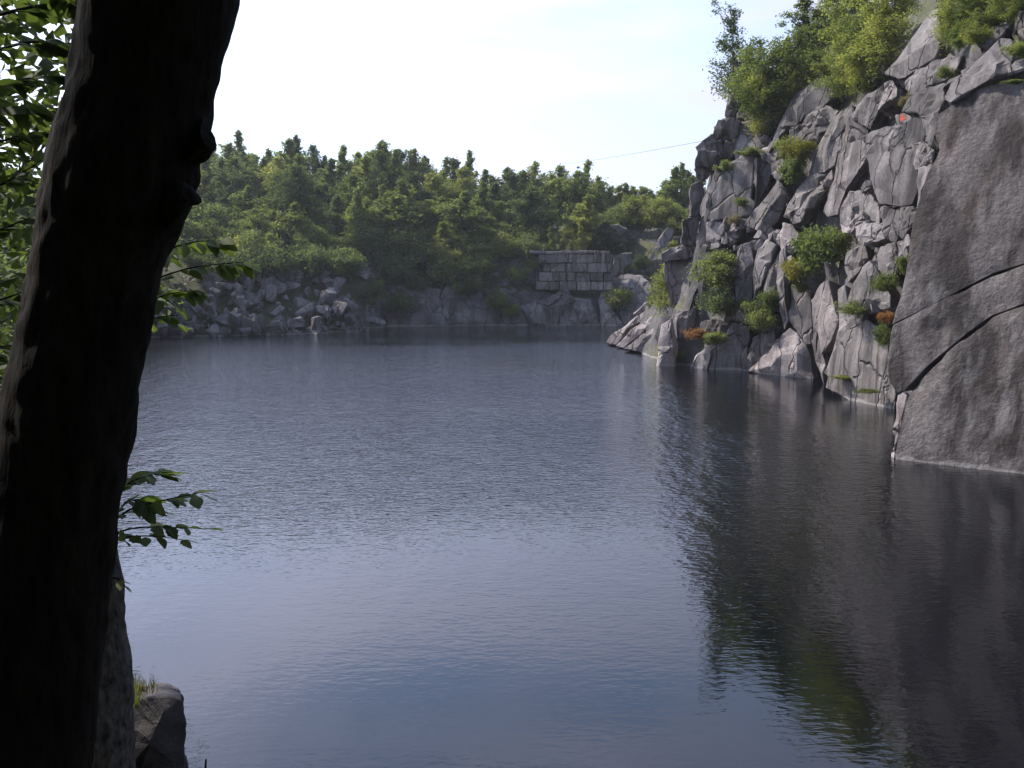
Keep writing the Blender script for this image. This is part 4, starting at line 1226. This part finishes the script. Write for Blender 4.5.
# ------------------------------------------------------------------ overhead cable
a, b_ = W(703, 141, 69), W(566, 164, 140)
bm = bmesh.new()
path = [a.lerp(b_, t) + Vector((0, 0, -1.1 * 4 * t * (1 - t) * .08)) for t in np.linspace(0, 1, 14)]
tube(bm, path, [.018] * 14, 5)
tag(mesh_obj('overhead_cable', bm_mesh('overhead_cable', bm, 60), M['cable']), 'thin dark cable strung from the cliff corner to the far trees', 'cable')

# ------------------------------------------------------------------ near left: big dark trunk, its crown, rock, sapling
T = empty('leaning_tree', (-0.98, 2.1, 4.3))
tag(T, 'big dark leaning trunk with burl and broken stub at the water edge', 'tree')
TD = 2.1
ctr = [(-40, 1000, 92), (-10, 880, 84), (14, 768, 76), (31, 660, 70), (47, 550, 66), (66, 430, 65), (84, 340, 63), (100, 255, 63), (117, 195, 70), (128, 150, 71), (138, 110, 69), (150, 50, 69), (159, 0, 72), (172, -80, 74), (188, -190, 72), (205, -300, 66)]
pa = [W(x, y, TD) for x, y, w in ctr]
ra = [w / FPX * TD for x, y, w in ctr]
def spline(vals, n):
    out = []
    m = len(vals)
    for i in range(n):
        t = i / (n - 1) * (m - 1); k = min(int(t), m - 2); u = t - k
        p0, p1, p2, p3 = vals[max(k - 1, 0)], vals[k], vals[k + 1], vals[min(k + 2, m - 1)]
        out.append(.5 * ((2 * p1) + (p2 - p0) * u + (2 * p0 - 5 * p1 + 4 * p2 - p3) * u * u + (3 * p1 - p0 - 3 * p2 + p3) * u ** 3))
    return out
P_, R_ = spline(pa, 220), spline(ra, 220)
bm = bmesh.new()
tube(bm, P_, R_, 72)
for v in bm.verts: pass
bm.normal_update()
for v in bm.verts:
    q = Vector((v.co.x * 1.0, v.co.y, v.co.z * .28))
    ridge = abs(noise.noise(q * 34)) * .011 - .004
    v.co += v.normal * (ridge + .005 * fbm(v.co, 3.2, 4) + .004 * noise.noise(v.co * 30))
loc0 = Vector(T.location)
for v in bm.verts: v.co -= loc0
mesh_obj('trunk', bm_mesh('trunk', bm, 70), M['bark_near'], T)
def knob(name, outline, mat, depth, thick, parent, origin, amp=.012):
    """rounded lump from a traced outline with its own thickness"""
    bm = bmesh.new()
    cx = sum(p[0] for p in outline) / len(outline); cy = sum(p[1] for p in outline) / len(outline)
    rings = []
    for k, (s, dd) in enumerate([(.25, -1), (.72, -.75), (.95, -.35), (1, 0), (.95, .35), (.72, .75), (.25, 1)]):
        rings.append([bm.verts.new(W(cx + (x - cx) * s, cy + (y - cy) * s, depth + dd * thick)) for x, y in outline])
    n = len(outline)
    for a in range(len(rings) - 1):
        for k in range(n): bm.faces.new((rings[a][k], rings[a][(k + 1) % n], rings[a + 1][(k + 1) % n], rings[a + 1][k]))
    bm.faces.new(rings[0]); bm.faces.new(rings[-1])
    bmesh.ops.recalc_face_normals(bm, faces=bm.faces[:])
    bmesh.ops.subdivide_edges(bm, edges=bm.edges[:], cuts=2, use_grid_fill=True, smooth=.4)
    bm.normal_update()
    for v in bm.verts: v.co += v.normal * amp * fbm(v.co, 18, 3)
    for v in bm.verts: v.co -= origin
    return mesh_obj(name, bm_mesh(name, bm, 60), mat, parent)
knob('burl', [(188, 122), (202, 119), (207, 128), (214, 138), (214, 148), (208, 156), (197, 162), (186, 164)], M['bark_near'], TD - .01, .075, T, loc0)
knob('branch_stub', [(165, 180), (183, 178), (190, 186), (198, 196), (200, 202), (192, 206), (183, 214), (176, 224), (166, 232)], M['bark_near'], TD - .03, .07, T, loc0)
knob('burl', [(70, 124), (62, 130), (53, 137), (47, 146), (48, 165), (54, 185), (70, 190)], M['bark_near'], TD, .07, T, loc0)
# limbs and crown of the leaning tree, above the frame
bm = bmesh.new()
topp = P_[-1]
cl = []
rr = random.Random(5)
for i in range(16):
    a = rr.uniform(0, math.tau)
    p0 = topp + Vector((rr.gauss(0, .05), rr.gauss(0, .05), rr.uniform(-.2, 0)))
    p2 = topp + Vector((math.cos(a) * rr.uniform(1.5, 4.2), math.sin(a) * rr.uniform(1.5, 3.6) - 1.2, rr.uniform(1.6, 6.5)))
    p1 = p0.lerp(p2, .5) + Vector((0, 0, .4))
    tube(bm, [p0 - loc0, p1 - loc0, p2 - loc0], [.075, .045, .012], 7, False)
    for q in (.45, .6, .75, .9, 1.0):
        cl.append((p0.lerp(p2, q) - loc0 + Vector((rr.gauss(0, .35), rr.gauss(0, .35), rr.gauss(0, .3))), rr.uniform(.35, .65), 70))
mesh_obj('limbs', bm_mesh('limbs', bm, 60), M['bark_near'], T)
vs, fs = leaf_cloud(cl, .11, rr, 1.0)
me = bpy.data.meshes.new('crown'); me.from_pydata([tuple(v) for v in vs], [], fs)
mesh_obj('crown', me, M['leaf_dark'], T)

# unseen trees added behind and beside the viewpoint to keep the trunk in shade
for k, (x, y, hgt) in enumerate([(-3.5, -3.2, 11), (1.8, -4.0, 12), (5.5, -3.0, 10), (-7.5, -1.0, 11), (-1, -8, 13), (-6, -7, 12), (4.5, -9, 13), (-11, 3.5, 10), (9.5, -5, 12)]):
    tree_thing('bank_tree', FAR_T[(2, 4, 7, 0)[k % 4]], 'bark_far', 'leaf_dark', (x, y, ground_z(x, y) - .2), hgt / 10, k * 1.3, 'unseen dark green tree added on the near bank to shade the trunk', 'tree', 'unseen shade trees of the near bank', 1.25)

# left bank trees seen past the trunk
for k, (px, d, top) in enumerate([(4, 34, 176), (26, 48, 186), (-14, 24, 190), (48, 60, 182), (10, 62, 168), (70, 75, 170), (95, 84, 176), (120, 92, 170), (150, 100, 166), (-30, 40, 160), (30, 80, 180)]):
    b = W(px, 270, d)
    gz = ground_z(b.x, b.y) - .2
    hgt = W(px, top, d).z - gz
    tree_thing('bank_tree', FAR_T[k % 8] if d > 45 else MID_T[k % 5], 'bark_far', random.choice(['leaf_dark', 'leaf_mid', 'leaf_dark']), (b.x, b.y, gz), hgt / (10 if d > 45 else 6), k * 1.7, 'green tree on the left bank seen beside the dark trunk', 'tree', 'trees of the left bank', 1.2)

# --- leaves that can be told apart
def leaf_mesh(name, w, fold, lobes=0):
    n = 7
    vs, fs = [], []
    for i in range(n + 1):
        t = i / n
        wd = w * math.sin(math.pi * min(1, t * .96 + .02)) ** .8 * (1.15 - .5 * t)
        if lobes and i % 2: wd *= .78
        zc = -.12 * t * t
        vs += [(-wd, t, zc + fold * wd), (0, t, zc), (wd, t, zc + fold * wd)]
    for i in range(n):
        a = i * 3
        fs += [(a, a + 1, a + 4, a + 3), (a + 1, a + 2, a + 5, a + 4)]
    me = bpy.data.meshes.new(name)
    me.from_pydata(vs, [], fs)
    me.polygons.foreach_set('use_smooth', [True] * len(fs))
    me.materials.append(M['leaf_near'])
    return me
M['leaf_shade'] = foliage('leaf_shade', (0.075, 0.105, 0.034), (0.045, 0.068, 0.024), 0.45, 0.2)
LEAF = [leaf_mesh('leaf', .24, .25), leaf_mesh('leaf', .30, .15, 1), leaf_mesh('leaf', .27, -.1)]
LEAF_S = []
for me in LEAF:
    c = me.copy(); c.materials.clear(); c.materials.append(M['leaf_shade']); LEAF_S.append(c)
def leafy_branch(root, pts, rad, nleaf, size, rr, origin, droop=.3, name='branch', bark='bark_near', leaves=None):
    path = spline(pts, 12)
    bm = bmesh.new()
    tube(bm, [p - origin for p in path], [rad * (1 - .85 * i / 11) for i in range(12)], 6)
    br = mesh_obj(name, bm_mesh(name, bm, 60), M[bark], root)
    for i in range(nleaf):
        t = rr.uniform(.18, 1) ** .8
        k = min(int(t * 11), 10)
        p = path[k].lerp(path[k + 1], t * 11 - k)
        ax = (path[k + 1] - path[k]).normalized()
        side = ax.cross(Vector((0, 0, 1))).normalized() * (1 if i % 2 else -1)
        d = (ax * rr.uniform(.2, .9) + side * rr.uniform(.4, 1) + Vector((0, 0, -droop * rr.uniform(.2, 1.4)))).normalized()
        o = bpy.data.objects.new('leaf', rr.choice(leaves or LEAF))
        link(o, br)
        q = d.to_track_quat('Y', 'Z')
        o.rotation_mode = 'QUATERNION'
        from mathutils import Quaternion
        o.rotation_quaternion = q @ Quaternion((0, 1, 0), rr.gauss(0, .45))
        o.location = p - origin + d * rr.uniform(.0, .25) * size
        s = size * rr.uniform(.65, 1.25)
        o.scale = (s, s, s)
    return br
rr = random.Random(11)
SB = W(-120, 700, 4.2); SB.z = ground_z(SB.x, SB.y) - .1
sap = empty('maple_sapling', SB)
tag(sap, 'leafy maple sapling with hanging dark leaves left of the leaning trunk', 'sapling')
bm = bmesh.new()
stem = [SB, W(-110, 420, 4.2), W(-85, 200, 4.2), W(-70, 40, 4.1), W(-60, -120, 4.0)]
sp_ = spline(stem, 14)
tube(bm, [p - SB for p in sp_], [.06 - .0035 * i for i in range(14)], 8)
mesh_obj('stem', bm_mesh('stem', bm, 60), M['bark_near'], sap)
deep = []
for (pts, n, d) in [
   ([(-70, 40), (-20, 20), (40, 5), (90, -5)], 34, 4.0), ([(-60, -40), (0, -20), (50, -12), (80, 5)], 26, 3.8), ([(-75, 80), (-30, 60), (30, 42), (78, 48)], 40, 4.1), ([(-80, 120), (-30, 95), (20, 80), (66, 76)], 36, 4.3),
   ([(-85, 150), (-40, 120), (10, 108), (52, 112)], 36, 4.0), ([(-90, 200), (-40, 165), (5, 140), (45, 132)], 32, 4.4), ([(-90, 230), (-30, 200), (10, 180), (42, 160)], 24, 4.6),
   ([(-95, 280), (-40, 250), (0, 230), (30, 218)], 26, 4.4), ([(-95, 340), (-40, 310), (0, 300), (28, 290)], 28, 4.3), ([(-100, 400), (-40, 370), (-10, 350), (14, 345)], 24, 4.2)]:
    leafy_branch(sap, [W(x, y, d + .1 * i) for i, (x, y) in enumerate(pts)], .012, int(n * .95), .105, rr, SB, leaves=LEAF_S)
    for k in range(2):      # the small leaves deeper in the crown, beyond telling apart
        q = [W(x + rr.uniform(-8, 4), y + 14 + 10 * k + rr.uniform(-8, 8), d + .7 + .7 * k) for x, y in pts]
        for t in np.linspace(.1, .95, 9):
            p = spline(q, 20)[int(t * 19)]
            deep.append((p - SB, .13, 8))
vs, fs = leaf_cloud(deep, .085, rr, 1.0)
me = bpy.data.meshes.new('foliage'); me.from_pydata([tuple(v) for v in vs], [], fs)
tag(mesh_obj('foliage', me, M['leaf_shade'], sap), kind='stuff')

# slender grey tree beside the trunk, with the low leafy spray over the water
G0 = W(118, 800, 4.3)
gt = empty('slender_tree', G0)
tag(gt, 'slender grey barked tree with flared root half hidden behind the leaning trunk', 'tree')
gp = [(92, 860, 44), (96, 790, 40), (103, 720, 31), (106, 670, 24), (107, 630, 19), (107, 590, 15.5), (104, 545, 13), (100, 480, 12), (92, 400, 11), (100, 300, 10.5), (112, 200, 10), (126, 100, 9.5), (142, 0, 9), (160, -150, 8)]
bm = bmesh.new()
tube(bm, [p - G0 for p in spline([W(x, y, 4.3) for x, y, w in gp], 90)], spline([w / FPX * 4.3 for x, y, w in gp], 90), 24)
bm.normal_update()
for v in bm.verts: v.co += v.normal * (.022 * fbm(v.co, 5, 4) + .012 * abs(noise.noise(Vector((v.co.x, v.co.y, v.co.z * .3)) * 40)))
mesh_obj('trunk', bm_mesh('trunk', bm, 70), M['bark_grey'], gt)
rr = random.Random(21)
for pts, n, sz in [
   ([(100, 540), (125, 512), (165, 500), (205, 492)], 15, .1), ([(100, 545), (125, 530), (160, 527), (208, 529)], 13, .09), ([(100, 520), (120, 490), (140, 478), (160, 474)], 18, .11),
   ([(102, 545), (120, 538), (150, 536), (185, 540)], 10, .08), ([(104, 530), (118, 512), (130, 500), (150, 508)], 18, .11), ([(104, 580), (116, 578), (124, 585), (130, 592)], 3, .05)]:
    leafy_branch(gt, [W(x, y, 4.2) for x, y in pts], .006, n, sz, rr, G0, .15)
for pts, n, sz in [
   ([(84, 300), (140, 262), (185, 244), (222, 240)], 26, .10), ([(84, 305), (140, 285), (190, 268), (245, 262)], 26, .095), ([(84, 320), (130, 310), (165, 295), (200, 290)], 20, .10), ([(84, 330), (130, 330), (155, 318), (180, 315)], 12, .09)]:
    leafy_branch(gt, [W(x, y, 4.4) for x, y in pts], .007, n, sz, rr, G0, .5)

# boulder on the bank edge
rk = rock('bank_boulder', None, [(88, 800), (100, 735), (114, 708), (132, 700), (152, 697), (170, 696), (183, 700), (184, 712), (188, 724), (185, 745), (187, 780), (185, 830), (95, 830)], 'granite_rose', depth=4.6, off=0, thick=.5, amp=.010, L=.045, inner=[(140, 718, .03), (165, 712, .05), (150, 745, .09), (128, 770, .06), (172, 760, .02), (160, 800, .05)], bev=.008, fct=1.6)
tag(rk, 'grey granite boulder with dry grass on the near bank edge', 'boulder')
# dry grass and green weeds on it
def tuft(name, c, n, h, mat, rr, label, spread=.05):
    vs, fs = [], []
    for i in range(n):
        b = Vector((rr.gauss(0, spread), rr.gauss(0, spread), 0))
        tip = b + Vector((rr.gauss(0, .35), rr.gauss(0, .35), 1)).normalized() * h * rr.uniform(.5, 1.2)
        s = Vector((rr.gauss(0, 1), rr.gauss(0, 1), 0)).normalized() * .0025
        mid = b.lerp(tip, .55) + Vector((0, 0, .1 * h))
        k = len(vs)
        vs += [b - s, b + s, mid + s * .7, mid - s * .7, tip]
        fs += [(k, k + 1, k + 2, k + 3), (k + 3, k + 2, k + 4)]
    me = bpy.data.meshes.new(name); me.from_pydata([tuple(v) for v in vs], [], fs)
    o = mesh_obj(name, me, M[mat], None, c)
    return tag(o, label, 'grass')
rr = random.Random(31)
tuft('grass_tuft', W(140, 692, 4.72), 90, .075, 'dry_grass', rr, 'dry straw coloured grass tuft on top of the bank boulder', .035)
tuft('grass_tuft', W(131, 704, 4.55), 70, .09, 'grass', rr, 'green grass tuft between bank boulder and slender tree', .025)
dp = W(205, 768, 4.5)
bm = bmesh.new()
tube(bm, [W(203, 800, 4.5), W(205, 775, 4.5), W(206, 759, 4.5)], [.008, .007, .004], 6)
tag(mesh_obj('dead_twig', bm_mesh('dead_twig', bm, 60), M['bark_near']), 'short dark dead twig sticking up beside the bank boulder', 'twig')

# red paint on the block below the rim
for o in list(C.children):
    pass
dg = bpy.context.evaluated_depsgraph_get()
ok = scene.ray_cast(dg, Vector((0, 0, H)), ray(903, 117).normalized())
if ok[0]:
    d_ = disc('paint_mark', ok[1] + ok[2] * .01, ok[2], .19, 'red_paint', C)
    d_['label'] = 'faded red paint mark on grey rock'

# ------------------------------------------------------------------ thin summer haze
bm = bmesh.new()
bmesh.ops.create_cube(bm, size=1)
for v in bm.verts: v.co = Vector((v.co.x * 1400 + 0, v.co.y * 1400 + 100, v.co.z * 62 + 22.5))
hz = mesh_obj('haze', bm_mesh('haze', bm), None)
m, nt = new_mat('haze')
out = N(nt, 'ShaderNodeOutputMaterial')
pv = N(nt, 'ShaderNodeVolumePrincipled', Density=HAZE)
pv.inputs['Color'].default_value = (0.86, 0.9, 1.0, 1)
pv.inputs['Anisotropy'].default_value = 0.3
nt.links.new(pv.outputs['Volume'], out.inputs['Volume'])
hz.data.materials.append(m)
tag(hz, kind='stuff')
